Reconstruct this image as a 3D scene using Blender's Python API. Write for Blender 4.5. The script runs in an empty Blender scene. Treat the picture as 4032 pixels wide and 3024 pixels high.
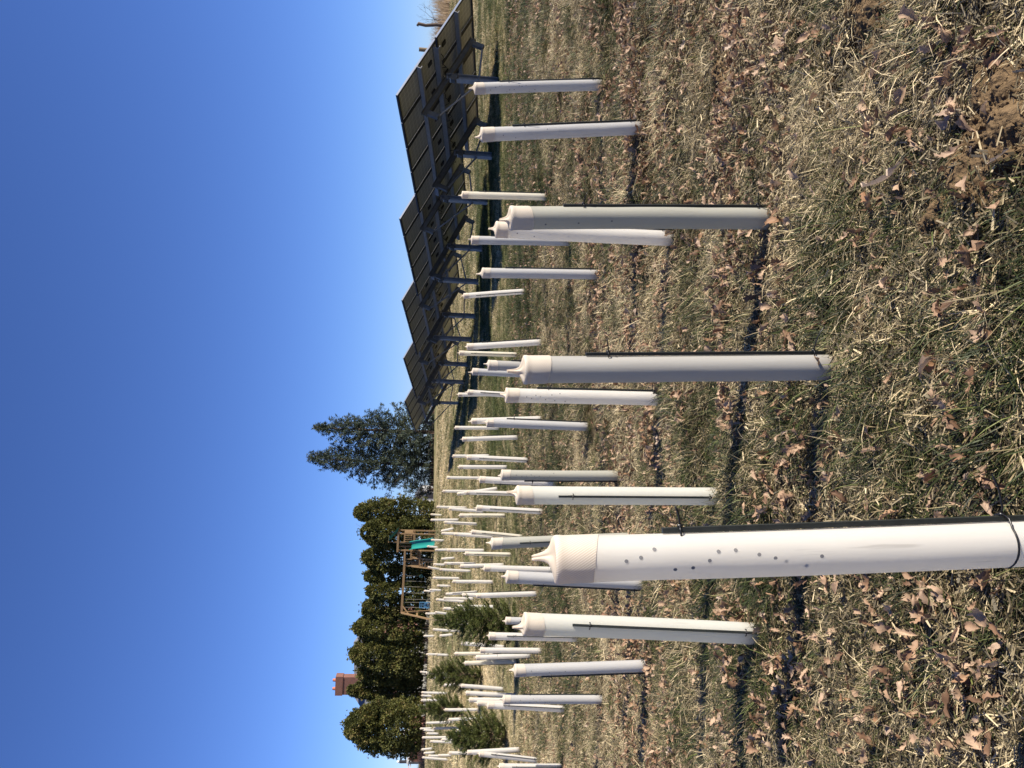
import bpy, bmesh, math, random
import numpy as np
from mathutils import Vector, Matrix, Quaternion

sc = bpy.context.scene
COL = sc.collection
R = math.radians

# ------------------------------------------------------------------ camera
# The phone was held upright, but the picture is stored on its side: the
# camera is rolled a quarter turn so that "up" points to the picture's left.
EYE = Vector((0.0, 0.0, 1.6))
PITCH, ROLL = R(6.0), R(2.5)
fwd = Vector((0, math.cos(PITCH), -math.sin(PITCH)))
r0 = Vector((1, 0, 0)); u0 = Vector((0, math.sin(PITCH), math.cos(PITCH)))
rt = math.cos(ROLL) * r0 + math.sin(ROLL) * u0
up = -math.sin(ROLL) * r0 + math.cos(ROLL) * u0
cam_d = bpy.data.cameras.new("camera"); cam = bpy.data.objects.new("camera", cam_d)
COL.objects.link(cam)
m3 = Matrix((-up, rt, -fwd)).transposed()
cam.matrix_world = Matrix.Translation(EYE) @ m3.to_4x4()
cam_d.sensor_width = 36.0; cam_d.lens = 27.68
cam_d.clip_start = 0.05; cam_d.clip_end = 6000
sc.camera = cam

# ------------------------------------------------------------------ light
SUN_EL, SUN_AZ = R(37), math.atan2(0.965, -0.26)          # azimuth from +Y towards +X
w = bpy.data.worlds.new("World"); sc.world = w; w.use_nodes = True
nt = w.node_tree; nt.nodes.clear()
sky = nt.nodes.new("ShaderNodeTexSky"); sky.sky_type = 'NISHITA'; sky.sun_disc = False
sky.sun_elevation = SUN_EL; sky.sun_rotation = SUN_AZ
sky.altitude = 2200; sky.air_density = 1.0; sky.dust_density = 0.0; sky.ozone_density = 5.0
bg = nt.nodes.new("ShaderNodeBackground"); bg.inputs[1].default_value = 0.066
wo = nt.nodes.new("ShaderNodeOutputWorld")
wb = nt.nodes.new("ShaderNodeMix"); wb.data_type = 'RGBA'; wb.blend_type = 'MULTIPLY'; wb.inputs[0].default_value = 1.0
wb.inputs[7].default_value = (0.70, 0.83, 1.22, 1)            # camera white balance for a clear cold sky
nt.links.new(sky.outputs[0], wb.inputs[6]); nt.links.new(wb.outputs[2], bg.inputs[0]); nt.links.new(bg.outputs[0], wo.inputs[0])
sun_d = bpy.data.lights.new("sun", 'SUN'); sun_d.energy = 5.0; sun_d.angle = R(0.53)
sun_d.color = (1.0, 0.92, 0.79)
sun = bpy.data.objects.new("sun", sun_d); COL.objects.link(sun)
LIGHT = Vector((-math.sin(SUN_AZ) * math.cos(SUN_EL), -math.cos(SUN_AZ) * math.cos(SUN_EL), -math.sin(SUN_EL)))
sun.rotation_euler = LIGHT.to_track_quat('-Z', 'Y').to_euler(); sun.location = (20, -10, 30)
vs = sc.view_settings
vs.view_transform = 'Standard'; vs.look = 'None'; vs.exposure = 0.92; vs.gamma = 1.0
vs.use_curve_mapping = False
sc.cycles.max_bounces = 8; sc.cycles.transmission_bounces = 6; sc.cycles.diffuse_bounces = 4

# ------------------------------------------------------------------ helpers
def tag(o, label=None, cat=None, group=None, kind=None):
    if label: o["label"] = label
    if cat: o["category"] = cat
    if group: o["group"] = group
    if kind: o["kind"] = kind
    return o

def empty(name, loc, rz=0.0):
    o = bpy.data.objects.new(name, None); o.location = loc; o.rotation_euler = (0, 0, rz)
    o.empty_display_size = 0.2; COL.objects.link(o); return o

def mesh_np(name, V, F, mat=None, smooth=False, col=None, mats=None, midx=None):
    """V (n,3), F list/array of quads or tris -> mesh"""
    me = bpy.data.meshes.new(name)
    V = np.asarray(V, dtype=np.float32)
    if isinstance(F, np.ndarray):
        k = F.shape[1]; nF = len(F)
        me.vertices.add(len(V)); me.vertices.foreach_set("co", V.ravel())
        me.loops.add(nF * k); me.loops.foreach_set("vertex_index", F.astype(np.int32).ravel())
        me.polygons.add(nF); me.polygons.foreach_set("loop_start", np.arange(0, nF * k, k, dtype=np.int32))
        me.update(calc_edges=True); me.validate()
    else:
        me.from_pydata(V.tolist(), [], F); me.update()
    if mat is not None: me.materials.append(mat)
    for m_ in (mats or []): me.materials.append(m_)
    if midx is not None: me.polygons.foreach_set("material_index", np.asarray(midx, dtype=np.int32))
    if smooth: me.polygons.foreach_set("use_smooth", np.ones(len(me.polygons), dtype=bool))
    if col is not None:
        a = me.color_attributes.new("Col", 'FLOAT_COLOR', 'POINT')
        c = np.ones((len(V), 4), dtype=np.float32); c[:, :3] = col
        a.data.foreach_set("color", c.ravel())
    return me

def obj(name, me, parent=None, loc=None, rot=None, scale=None):
    o = bpy.data.objects.new(name, me); COL.objects.link(o)
    if parent is not None: o.parent = parent
    if loc is not None: o.location = loc
    if rot is not None: o.rotation_euler = rot
    if scale is not None: o.scale = scale
    return o

class MB:
    """collects simple solids into one mesh"""
    def __init__(s): s.V = []; s.F = []
    def add(s, V, F):
        b = len(s.V); s.V += [tuple(v) for v in V]; s.F += [tuple(i + b for i in f) for f in F]; return s
    def box(s, c, d, X=(1, 0, 0), Y=(0, 1, 0), Z=(0, 0, 1)):
        c = Vector(c); X = Vector(X); Y = Vector(Y); Z = Vector(Z)
        V = [c + X * (i * d[0] / 2) + Y * (j * d[1] / 2) + Z * (k * d[2] / 2) for k in (-1, 1) for j in (-1, 1) for i in (-1, 1)]
        return s.add(V, [(0, 2, 3, 1), (4, 5, 7, 6), (0, 1, 5, 4), (1, 3, 7, 5), (3, 2, 6, 7), (2, 0, 4, 6)])
    def bar(s, a, b, wd, ht=None, side=None):
        a = Vector(a); b = Vector(b); Z = (b - a); L = Z.length; Z /= L
        ref = Vector(side) if side is not None else (Vector((0, 0, 1)) if abs(Z.z) < .9 else Vector((1, 0, 0)))
        Y = (ref - Z * ref.dot(Z)).normalized(); X = Y.cross(Z)
        return s.box((a + b) / 2, (wd, ht or wd, L), X, Y, Z)
    def tube(s, pts, rad, n=8, cap=True):
        pts = [Vector(p) for p in pts]; base = len(s.V); N = len(pts)
        rads = rad if hasattr(rad, '__len__') else [rad] * N
        pr = None
        for i, p in enumerate(pts):
            t = (pts[min(i + 1, N - 1)] - pts[max(i - 1, 0)]).normalized()
            if pr is None: pr = t.orthogonal().normalized()
            pr = (pr - t * pr.dot(t)).normalized(); q = t.cross(pr)
            for k in range(n):
                a = 2 * math.pi * k / n
                s.V.append(tuple(p + (pr * math.cos(a) + q * math.sin(a)) * rads[i]))
        for i in range(N - 1):
            for k in range(n):
                a = base + i * n + k; b = base + i * n + (k + 1) % n
                s.F.append((a, b, b + n, a + n))
        if cap:
            s.F.append(tuple(base + k for k in reversed(range(n)))); s.F.append(tuple(base + (N - 1) * n + k for k in range(n)))
        return s
    def mesh(s, name, mat, smooth=False):
        return mesh_np(name, s.V, s.F, mat, smooth)

def new_mat(name):
    m = bpy.data.materials.new(name); m.use_nodes = True
    n = m.node_tree; n.nodes.clear()
    out = n.nodes.new("ShaderNodeOutputMaterial")
    return m, n, out

def node(n, typ, **kw):
    x = n.nodes.new(typ)
    for k, v in kw.items():
        if k.startswith("i_"):
            key = k[2:]; key = int(key) if key.isdigit() else key
            x.inputs[key].default_value = v
        else: setattr(x, k, v)
    return x

def ramp(n, fac, stops, interp='LINEAR'):
    x = n.nodes.new("ShaderNodeValToRGB"); x.color_ramp.interpolation = interp
    el = x.color_ramp.elements
    while len(el) < len(stops): el.new(0.5)
    for e, (p, c) in zip(el, stops): e.position = p; e.color = (*c, 1) if len(c) == 3 else c
    n.links.new(fac, x.inputs[0]); return x.outputs[0]

def noise(n, scale, detail=4, rough=.55, vec=None, out=0):
    x = n.nodes.new("ShaderNodeTexNoise"); x.inputs["Scale"].default_value = scale
    x.inputs["Detail"].default_value = detail; x.inputs["Roughness"].default_value = rough
    if vec is not None: n.links.new(vec, x.inputs["Vector"])
    return x.outputs[out]

def mix(n, fac, a, b, blend='MIX'):
    x = n.nodes.new("ShaderNodeMix"); x.data_type = 'RGBA'; x.blend_type = blend
    for s, v in ((0, fac), (6, a), (7, b)):
        if hasattr(v, "links"): n.links.new(v, x.inputs[s])
        else: x.inputs[s].default_value = v if not (hasattr(v, '__len__') and len(v) == 3) else (*v, 1)
    return x.outputs[2]

def pbr(name, color, rough=.6, metal=0.0, var=0.0, vscale=6.0, bump=0.0, bscale=40.0, spec=.4, stretch=None, coord="Object"):
    m, n, out = new_mat(name)
    b = n.nodes.new("ShaderNodeBsdfPrincipled")
    b.inputs["Roughness"].default_value = rough; b.inputs["Metallic"].default_value = metal
    b.inputs["Specular IOR Level"].default_value = spec
    tc = n.nodes.new("ShaderNodeTexCoord"); v = tc.outputs[coord]
    if stretch:
        mp = n.nodes.new("ShaderNodeMapping"); mp.inputs["Scale"].default_value = stretch
        n.links.new(v, mp.inputs[0]); v = mp.outputs[0]
    if var > 0:
        f = noise(n, vscale, 5, .6, v)
        c = ramp(n, f, [(.25, tuple(x * (1 - var) for x in color)), (.75, tuple(min(1, x * (1 + var)) for x in color))])
        n.links.new(c, b.inputs["Base Color"])
    else: b.inputs["Base Color"].default_value = (*color, 1)
    if bump > 0:
        bn = n.nodes.new("ShaderNodeBump"); bn.inputs["Strength"].default_value = bump; bn.inputs["Distance"].default_value = .02
        n.links.new(noise(n, bscale, 6, .6, v), bn.inputs["Height"]); n.links.new(bn.outputs[0], b.inputs["Normal"])
    n.links.new(b.outputs[0], out.inputs[0])
    return m

# ------------------------------------------------------------------ terrain height
HEIGHTS = np.array([
[-0.38,-0.37,-0.35,-0.35,-0.35,-0.35,-0.35,-0.34,-0.32,-0.27,-0.18,-0.08,-0.00,0.06,0.12,0.19,0.24,0.27,0.30,0.33,0.35,0.38,0.40,0.43,0.45],
[-0.39,-0.37,-0.36,-0.35,-0.35,-0.36,-0.36,-0.36,-0.33,-0.27,-0.18,-0.08,0.00,0.04,0.08,0.15,0.21,0.26,0.29,0.32,0.35,0.37,0.40,0.43,0.46],
[-0.41,-0.39,-0.37,-0.37,-0.37,-0.37,-0.37,-0.37,-0.34,-0.28,-0.18,-0.08,-0.01,0.00,0.03,0.11,0.18,0.24,0.29,0.32,0.35,0.37,0.40,0.43,0.47],
[-0.43,-0.42,-0.40,-0.40,-0.39,-0.40,-0.41,-0.41,-0.39,-0.32,-0.21,-0.08,-0.00,-0.01,0.02,0.11,0.18,0.24,0.28,0.32,0.35,0.38,0.41,0.44,0.48],
[-0.47,-0.46,-0.45,-0.45,-0.45,-0.45,-0.47,-0.48,-0.48,-0.43,-0.33,-0.18,0.02,0.05,0.09,0.15,0.21,0.25,0.29,0.32,0.36,0.39,0.42,0.45,0.49],
[-0.52,-0.52,-0.52,-0.53,-0.53,-0.54,-0.56,-0.60,-0.61,-0.59,-0.54,-0.41,-0.14,0.11,0.18,0.21,0.24,0.27,0.31,0.34,0.37,0.40,0.43,0.47,0.50],
[-0.58,-0.59,-0.60,-0.62,-0.64,-0.66,-0.69,-0.73,-0.75,-0.75,-0.70,-0.56,-0.26,0.08,0.21,0.25,0.27,0.29,0.33,0.36,0.38,0.42,0.45,0.48,0.52],
[-0.63,-0.65,-0.68,-0.71,-0.75,-0.78,-0.82,-0.85,-0.87,-0.86,-0.82,-0.65,-0.27,0.04,0.18,0.24,0.27,0.31,0.35,0.38,0.41,0.44,0.47,0.51,0.54],
[-0.67,-0.70,-0.74,-0.79,-0.83,-0.88,-0.92,-0.94,-0.94,-0.91,-0.86,-0.67,-0.31,-0.06,0.11,0.22,0.28,0.34,0.39,0.42,0.45,0.47,0.50,0.53,0.57],
[-0.69,-0.74,-0.78,-0.83,-0.88,-0.93,-0.96,-0.98,-0.96,-0.89,-0.77,-0.61,-0.32,-0.12,0.05,0.21,0.33,0.39,0.44,0.46,0.48,0.50,0.53,0.56,0.59],
[-0.69,-0.74,-0.79,-0.84,-0.89,-0.93,-0.96,-0.97,-0.95,-0.87,-0.74,-0.55,-0.33,-0.17,-0.01,0.21,0.37,0.44,0.47,0.49,0.51,0.52,0.55,0.58,0.61],
[-0.66,-0.71,-0.76,-0.81,-0.85,-0.88,-0.91,-0.92,-0.89,-0.79,-0.63,-0.51,-0.35,-0.22,-0.05,0.23,0.40,0.46,0.49,0.50,0.51,0.54,0.56,0.59,0.63],
[-0.60,-0.65,-0.70,-0.73,-0.76,-0.78,-0.80,-0.81,-0.80,-0.73,-0.49,-0.41,-0.34,-0.22,-0.03,0.24,0.38,0.43,0.46,0.48,0.51,0.53,0.57,0.60,0.64],
[-0.50,-0.54,-0.58,-0.60,-0.62,-0.63,-0.64,-0.64,-0.66,-0.65,-0.39,-0.26,-0.26,-0.21,-0.06,0.13,0.27,0.35,0.40,0.44,0.48,0.52,0.57,0.61,0.66],
[-0.37,-0.40,-0.41,-0.42,-0.42,-0.42,-0.42,-0.39,-0.39,-0.38,-0.16,-0.12,-0.21,-0.25,-0.15,0.00,0.14,0.25,0.33,0.39,0.45,0.51,0.56,0.62,0.67],
[-0.22,-0.22,-0.22,-0.20,-0.18,-0.17,-0.16,-0.10,0.01,0.12,0.14,0.01,-0.19,-0.28,-0.23,-0.10,0.04,0.16,0.26,0.35,0.43,0.50,0.56,0.63,0.69],
[-0.06,-0.04,-0.01,0.03,0.08,0.14,0.19,0.25,0.40,0.51,0.38,0.08,-0.20,-0.31,-0.27,-0.16,-0.02,0.11,0.23,0.33,0.42,0.50,0.57,0.64,0.71],
[0.10,0.15,0.20,0.26,0.33,0.42,0.55,0.60,0.65,0.60,0.45,0.09,-0.20,-0.29,-0.26,-0.15,-0.03,0.10,0.22,0.33,0.43,0.51,0.60,0.67,0.74],
[0.25,0.31,0.37,0.44,0.52,0.61,0.71,0.79,0.79,0.68,0.44,0.12,-0.13,-0.20,-0.17,-0.08,0.03,0.15,0.26,0.37,0.46,0.55,0.63,0.71,0.79],
[0.37,0.43,0.50,0.57,0.65,0.75,0.82,0.85,0.81,0.67,0.45,0.21,0.03,-0.04,-0.02,0.05,0.14,0.24,0.34,0.44,0.52,0.61,0.69,0.77,0.84],
[0.46,0.52,0.58,0.63,0.69,0.77,0.82,0.82,0.75,0.62,0.46,0.31,0.20,0.16,0.17,0.23,0.30,0.38,0.46,0.54,0.62,0.69,0.77,0.84,0.91],
[0.52,0.56,0.60,0.63,0.66,0.72,0.75,0.73,0.65,0.55,0.46,0.41,0.39,0.38,0.40,0.44,0.49,0.54,0.60,0.67,0.73,0.80,0.86,0.93,1.00],
[0.57,0.59,0.61,0.63,0.64,0.68,0.70,0.67,0.59,0.51,0.51,0.56,0.60,0.61,0.63,0.66,0.69,0.72,0.77,0.81,0.86,0.92,0.97,1.03,1.09],
[0.61,0.63,0.64,0.65,0.66,0.68,0.68,0.66,0.62,0.60,0.66,0.76,0.82,0.84,0.85,0.87,0.89,0.91,0.93,0.96,1.00,1.04,1.09,1.14,1.19],
[0.66,0.67,0.68,0.69,0.70,0.71,0.72,0.72,0.72,0.75,0.84,0.96,1.02,1.04,1.05,1.06,1.07,1.08,1.09,1.11,1.14,1.17,1.21,1.25,1.29],
[0.71,0.73,0.74,0.75,0.76,0.77,0.79,0.81,0.84,0.91,1.00,1.10,1.17,1.20,1.21,1.22,1.22,1.23,1.24,1.25,1.27,1.30,1.33,1.36,1.40]])
_gx0, _gy0, _gs = -36.0, -9.0, 3.0
def _cub(t): return (-.5*t + t*t - .5*t**3, 1 - 2.5*t*t + 1.5*t**3, .5*t + 2*t*t - 1.5*t**3, -.5*t*t + .5*t**3)
_rs = np.random.RandomState(7)
_NT = _rs.rand(64, 64)
def vnoise(x, y):
    """smooth tiling value noise, -1..1"""
    x = np.asarray(x, float); y = np.asarray(y, float)
    ix = np.floor(x).astype(int); iy = np.floor(y).astype(int)
    fx = x - ix; fy = y - iy
    fx = fx*fx*(3 - 2*fx); fy = fy*fy*(3 - 2*fy)
    a = _NT[ix % 64, iy % 64]; b = _NT[(ix+1) % 64, iy % 64]; c = _NT[ix % 64, (iy+1) % 64]; d = _NT[(ix+1) % 64, (iy+1) % 64]
    return 2*((a*(1-fx) + b*fx)*(1-fy) + (c*(1-fx) + d*fx)*fy) - 1

# open burrows and scrapes: (x, y, radius, depth)
HOLES = [(1.30, 2.98, .13, .10), (1.62, 4.42, .16, .10), (1.78, 4.12, .10, .07), (.95, 2.20, .045, .05), (.62, 2.02, .04, .045),
         (2.6, 5.6, .18, .09), (2.35, 4.6, .12, .06), (.47, 3.88, .12, .05), (-.12, 4.6, .14, .05), (-.5, 3.1, .10, .05)]

def base_ground(x, y):
    x = np.asarray(x, float); y = np.asarray(y, float)
    cx = np.clip(x, -36, 36 - 1e-6); cy = np.clip(y, -9, 66 - 1e-6)
    fx = (cx - _gx0) / _gs; fy = (cy - _gy0) / _gs
    ny, nx = HEIGHTS.shape
    ix = np.clip(np.floor(fx).astype(int), 1, nx - 3); iy = np.clip(np.floor(fy).astype(int), 1, ny - 3)
    wx = _cub(fx - ix); wy = _cub(fy - iy); z = 0
    for j in range(4):
        for i in range(4):
            z = z + wy[j] * wx[i] * HEIGHTS[iy - 1 + j, ix - 1 + i]
    d = np.hypot(x - cx, y - cy)
    return z - np.minimum(d * .033, 26)

def ground(x, y):
    x = np.asarray(x, float); y = np.asarray(y, float)
    z = base_ground(x, y)
    r = np.hypot(x, y)
    k = np.clip(1.15 - r / 40.0, .25, 1)
    # mower and frost ridges running across the slope, tussocks, small bumps
    z = z + k * (.034 * vnoise(x * .55 + 3, y * 1.9 + vnoise(x * .3, y * .3) * 1.2) + .030 * vnoise(x * 1.9, y * 2.3 + 9) + .014 * vnoise(x * 5, y * 5 + 4))
    for hx, hy, hr, hd in HOLES:
        q = ((x - hx) ** 2 + (y - hy) ** 2) / (hr * hr)
        z = z - hd * np.exp(-q * q * .7)
    return z
def gz(x, y): return float(ground(x, y))

# ------------------------------------------------------------------ ground mesh
def ground_material():
    m, n, out = new_mat("turf_soil")
    geo = n.nodes.new("ShaderNodeNewGeometry"); P = geo.outputs["Position"]
    big = noise(n, .22, 4, .55, P); mid = noise(n, 1.7, 5, .6, P); fine = noise(n, 34, 6, .7, P); fine2 = noise(n, 11, 5, .65, P)
    straw = ramp(n, fine, [(.32, (.10, .075, .04)), (.5, (.36, .28, .155)), (.68, (.56, .455, .27))])
    green = ramp(n, fine, [(.3, (.045, .05, .02)), (.52, (.14, .15, .058)), (.7, (.28, .27, .125))])
    soil = ramp(n, fine2, [(.3, (.03, .021, .013)), (.7, (.10, .07, .043))])
    f1 = n.nodes.new("ShaderNodeMath"); f1.operation = 'ADD'
    n.links.new(big, f1.inputs[0]); n.links.new(mid, f1.inputs[1])
    sel = ramp(n, f1.outputs[0], [(.0, (0, 0, 0)), (.46, (.15, .15, .15)), (.56, (.8, .8, .8)), (1, (1, 1, 1))])
    f1.use_clamp = False
    half = n.nodes.new("ShaderNodeMath"); half.operation = 'MULTIPLY'; half.inputs[1].default_value = .5
    n.links.new(f1.outputs[0], half.inputs[0])
    sel = ramp(n, half.outputs[0], [(.42, (0, 0, 0)), (.58, (1, 1, 1))])
    c = mix(n, sel, green, straw)
    # near the viewer the sward is thin and shows the soil between blades
    sep = n.nodes.new("ShaderNodeSeparateXYZ"); n.links.new(P, sep.inputs[0])
    ln = n.nodes.new("ShaderNodeVectorMath"); ln.operation = 'LENGTH'; n.links.new(P, ln.inputs[0])
    thin = n.nodes.new("ShaderNodeMapRange"); thin.inputs[1].default_value = 7; thin.inputs[2].default_value = 20
    thin.inputs[3].default_value = .85; thin.inputs[4].default_value = .12
    n.links.new(ln.outputs["Value"], thin.inputs[0])
    c = mix(n, thin.outputs[0], c, soil)
    b = n.nodes.new("ShaderNodeBsdfPrincipled"); b.inputs["Roughness"].default_value = .95; b.inputs["Specular IOR Level"].default_value = .1
    n.links.new(c, b.inputs["Base Color"])
    bp = n.nodes.new("ShaderNodeBump"); bp.inputs["Strength"].default_value = .8; bp.inputs["Distance"].default_value = .05
    n.links.new(fine2, bp.inputs["Height"]); n.links.new(bp.outputs[0], b.inputs["Normal"])
    n.links.new(b.outputs[0], out.inputs[0])
    return m

def build_ground():
    th = np.concatenate([np.linspace(-180, -48, 34)[:-1], np.linspace(-48, 48, 420), np.linspace(48, 180, 34)[1:-1]]) * math.pi / 180
    rr = [0.25]
    while rr[-1] < 90: rr.append(rr[-1] * 1.0145 + .012)
    while rr[-1] < 3500: rr.append(rr[-1] * 1.22)
    rr = np.array(rr); nr, na = len(rr), len(th)
    X = rr[:, None] * np.sin(th)[None]; Y = rr[:, None] * np.cos(th)[None]
    Z = ground(X, Y)
    V = np.stack([X, Y, Z], -1).reshape(-1, 3)
    V = np.vstack([V, [[0, 0, gz(0, 0)]]])
    i = np.arange(nr - 1)[:, None] * na; a = np.arange(na)[None]; a2 = (a + 1) % na
    F = np.stack([i + a, i + na + a, i + na + a2, i + a2], -1).reshape(-1, 4)
    c = np.arange(na); Ft = np.stack([np.full(na, nr * na), np.full(na, nr * na), c, (c + 1) % na], -1)
    me = mesh_np("ground", V[:-1], F, ground_material(), smooth=True)
    o = obj("ground", me); tag(o, kind="structure")
    o["label"] = "rolling field of dry and green grass dipping and rising to a crest"
    return o
build_ground()

# ------------------------------------------------------------------ scatter machinery (for uncountable cover only)
def scatter_group(coll):
    ng = bpy.data.node_groups.new("scatter_" + coll.name, 'GeometryNodeTree')
    ng.interface.new_socket("Geometry", in_out='INPUT', socket_type='NodeSocketGeometry')
    ng.interface.new_socket("Geometry", in_out='OUTPUT', socket_type='NodeSocketGeometry')
    gi = ng.nodes.new("NodeGroupInput"); go = ng.nodes.new("NodeGroupOutput")
    ci = ng.nodes.new("GeometryNodeCollectionInfo"); ci.inputs["Collection"].default_value = coll
    ci.inputs["Separate Children"].default_value = True; ci.inputs["Reset Children"].default_value = True
    ip = ng.nodes.new("GeometryNodeInstanceOnPoints"); ip.inputs["Pick Instance"].default_value = True
    def attr(nm, t):
        x = ng.nodes.new("GeometryNodeInputNamedAttribute"); x.data_type = t; x.inputs[0].default_value = nm; return x.outputs[0]
    ng.links.new(gi.outputs[0], ip.inputs["Points"]); ng.links.new(ci.outputs[0], ip.inputs["Instance"])
    ng.links.new(attr("variant", 'INT'), ip.inputs["Instance Index"])
    ng.links.new(attr("turn", 'FLOAT_VECTOR'), ip.inputs["Rotation"]); ng.links.new(attr("size", 'FLOAT'), ip.inputs["Scale"])
    ng.links.new(ip.outputs[0], go.inputs[0]); return ng

def scatter(name, P, variant, turn, size, coll, label):
    me = bpy.data.meshes.new(name); me.vertices.add(len(P)); me.vertices.foreach_set("co", np.asarray(P, np.float32).ravel())
    a = me.attributes.new("variant", 'INT', 'POINT'); a.data.foreach_set("value", np.asarray(variant, np.int32))
    a = me.attributes.new("turn", 'FLOAT_VECTOR', 'POINT'); a.data.foreach_set("vector", np.asarray(turn, np.float32).ravel())
    a = me.attributes.new("size", 'FLOAT', 'POINT'); a.data.foreach_set("value", np.asarray(size, np.float32))
    o = obj(name, me); md = o.modifiers.new("scatter", 'NODES'); md.node_group = scatter_group(coll)
    tag(o, label, kind="stuff"); return o

def source_collection(name, meshes):
    c = bpy.data.collections.new(name)
    for i, me in enumerate(meshes):
        o = bpy.data.objects.new("%s_%02d" % (name, i), me); c.objects.link(o)
    return c

# ------------------------------------------------------------------ grass
def blade_material(name, straw, green, gain=1.0):
    """blade colour: Col.r = how dry, Col.g = brightness; patches over the field shift the balance"""
    m, n, out = new_mat(name)
    at = n.nodes.new("ShaderNodeAttribute"); at.attribute_name = "Col"
    sep = n.nodes.new("ShaderNodeSeparateColor"); n.links.new(at.outputs["Color"], sep.inputs[0])
    geo = n.nodes.new("ShaderNodeNewGeometry"); P = geo.outputs["Position"]
    f = n.nodes.new("ShaderNodeMath"); f.operation = 'ADD'
    n.links.new(noise(n, .25, 3, .5, P), f.inputs[0]); n.links.new(noise(n, 1.3, 4, .6, P), f.inputs[1])
    g = n.nodes.new("ShaderNodeMapRange"); g.inputs[1].default_value = .75; g.inputs[2].default_value = 1.25
    g.inputs[3].default_value = -.36; g.inputs[4].default_value = .36; n.links.new(f.outputs[0], g.inputs[0])
    # the turf round the solar tables is greener
    mp = n.nodes.new("ShaderNodeVectorMath"); mp.operation = 'DISTANCE'; mp.inputs[1].default_value = (6.5, 22, 0); n.links.new(P, mp.inputs[0])
    lawn = n.nodes.new("ShaderNodeMapRange"); lawn.inputs[1].default_value = 9; lawn.inputs[2].default_value = 15
    lawn.inputs[3].default_value = -.34; lawn.inputs[4].default_value = .0; n.links.new(mp.outputs["Value"], lawn.inputs[0])
    s0 = n.nodes.new("ShaderNodeMath"); s0.operation = 'ADD'; n.links.new(g.outputs[0], s0.inputs[0]); n.links.new(lawn.outputs[0], s0.inputs[1])
    s = n.nodes.new("ShaderNodeMath"); s.operation = 'ADD'; n.links.new(sep.outputs[0], s.inputs[0]); n.links.new(s0.outputs[0], s.inputs[1])
    c = ramp(n, s.outputs[0], [(.34, green[0]), (.50, green[1]), (.60, straw[0]), (.95, straw[1])])
    br = n.nodes.new("ShaderNodeMapRange"); br.inputs[3].default_value = .16 * gain; br.inputs[4].default_value = 1.3 * gain
    n.links.new(sep.outputs[1], br.inputs[0])
    hs = n.nodes.new("ShaderNodeVectorMath"); hs.operation = 'SCALE'; n.links.new(c, hs.inputs[0]); n.links.new(br.outputs[0], hs.inputs["Scale"])
    d = n.nodes.new("ShaderNodeBsdfPrincipled"); d.inputs["Roughness"].default_value = .55; d.inputs["Specular IOR Level"].default_value = .3
    n.links.new(hs.outputs[0], d.inputs["Base Color"])
    t = n.nodes.new("ShaderNodeBsdfTranslucent"); n.links.new(hs.outputs[0], t.inputs[0])
    mx = n.nodes.new("ShaderNodeMixShader"); mx.inputs[0].default_value = .25
    n.links.new(d.outputs[0], mx.inputs[1]); n.links.new(t.outputs[0], mx.inputs[2]); n.links.new(mx.outputs[0], out.inputs[0])
    return m

GRASS = blade_material("grass_blade", ((.30, .23, .12), (.80, .66, .41)), ((.042, .058, .015), (.14, .16, .044)))
GRASS_FAR = blade_material("far_turf_blade", ((.32, .25, .135), (.80, .66, .41)), ((.075, .092, .028), (.21, .225, .080)), 1.2)

def tuft(rs, n, rad, lmin, lmax, wid, dry, flat, segs=3, comb=None, mat=None):
    """n blades: bent ribbons that start upright and fold over"""
    V = []; F = []; C = []
    for k in range(n):
        a0 = rs.uniform(0, 2*math.pi); r0_ = rad * math.sqrt(rs.rand())
        p = np.array([math.cos(a0)*r0_, math.sin(a0)*r0_, -.012])
        az = rs.uniform(0, 2*math.pi) if comb is None or rs.rand() < .35 else rs.normal(comb, .6)
        L = rs.uniform(lmin, lmax); wd = wid * rs.uniform(.6, 1.3)
        el = R(rs.uniform(25, 85)) * (1 - flat) + R(rs.uniform(4, 30)) * flat
        bend = rs.uniform(.4, 1.5)
        d = rs.rand(); dv = np.clip(dry + rs.normal(0, .27), 0, 1); bv = rs.rand()
        tw = rs.uniform(-.9, .9)
        b = len(V)
        for i in range(segs + 1):
            t = i / segs; e = el - bend * t * (1 if el > .3 else .35)
            sd = np.array([-math.sin(az), math.cos(az), 0]) * math.cos(tw) + np.array([0, 0, 1]) * math.sin(tw) * .7
            ww = wd * (1 - t ** 2.2) * .5 + .0004
            V.append(p - sd * ww); V.append(p + sd * ww); C += [(dv, bv, 0)] * 2
            p = p + np.array([math.cos(az)*math.cos(e), math.sin(az)*math.cos(e), math.sin(e)]) * (L / segs)
            if p[2] < .004: p[2] = .004 + .004 * rs.rand()
            az += rs.uniform(-.25, .25)
        for i in range(segs):
            F.append((b + 2*i, b + 2*i + 1, b + 2*i + 3, b + 2*i + 2))
    return mesh_np("tuft", np.array(V), np.array(F), mat or GRASS, col=np.array(C))

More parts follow.
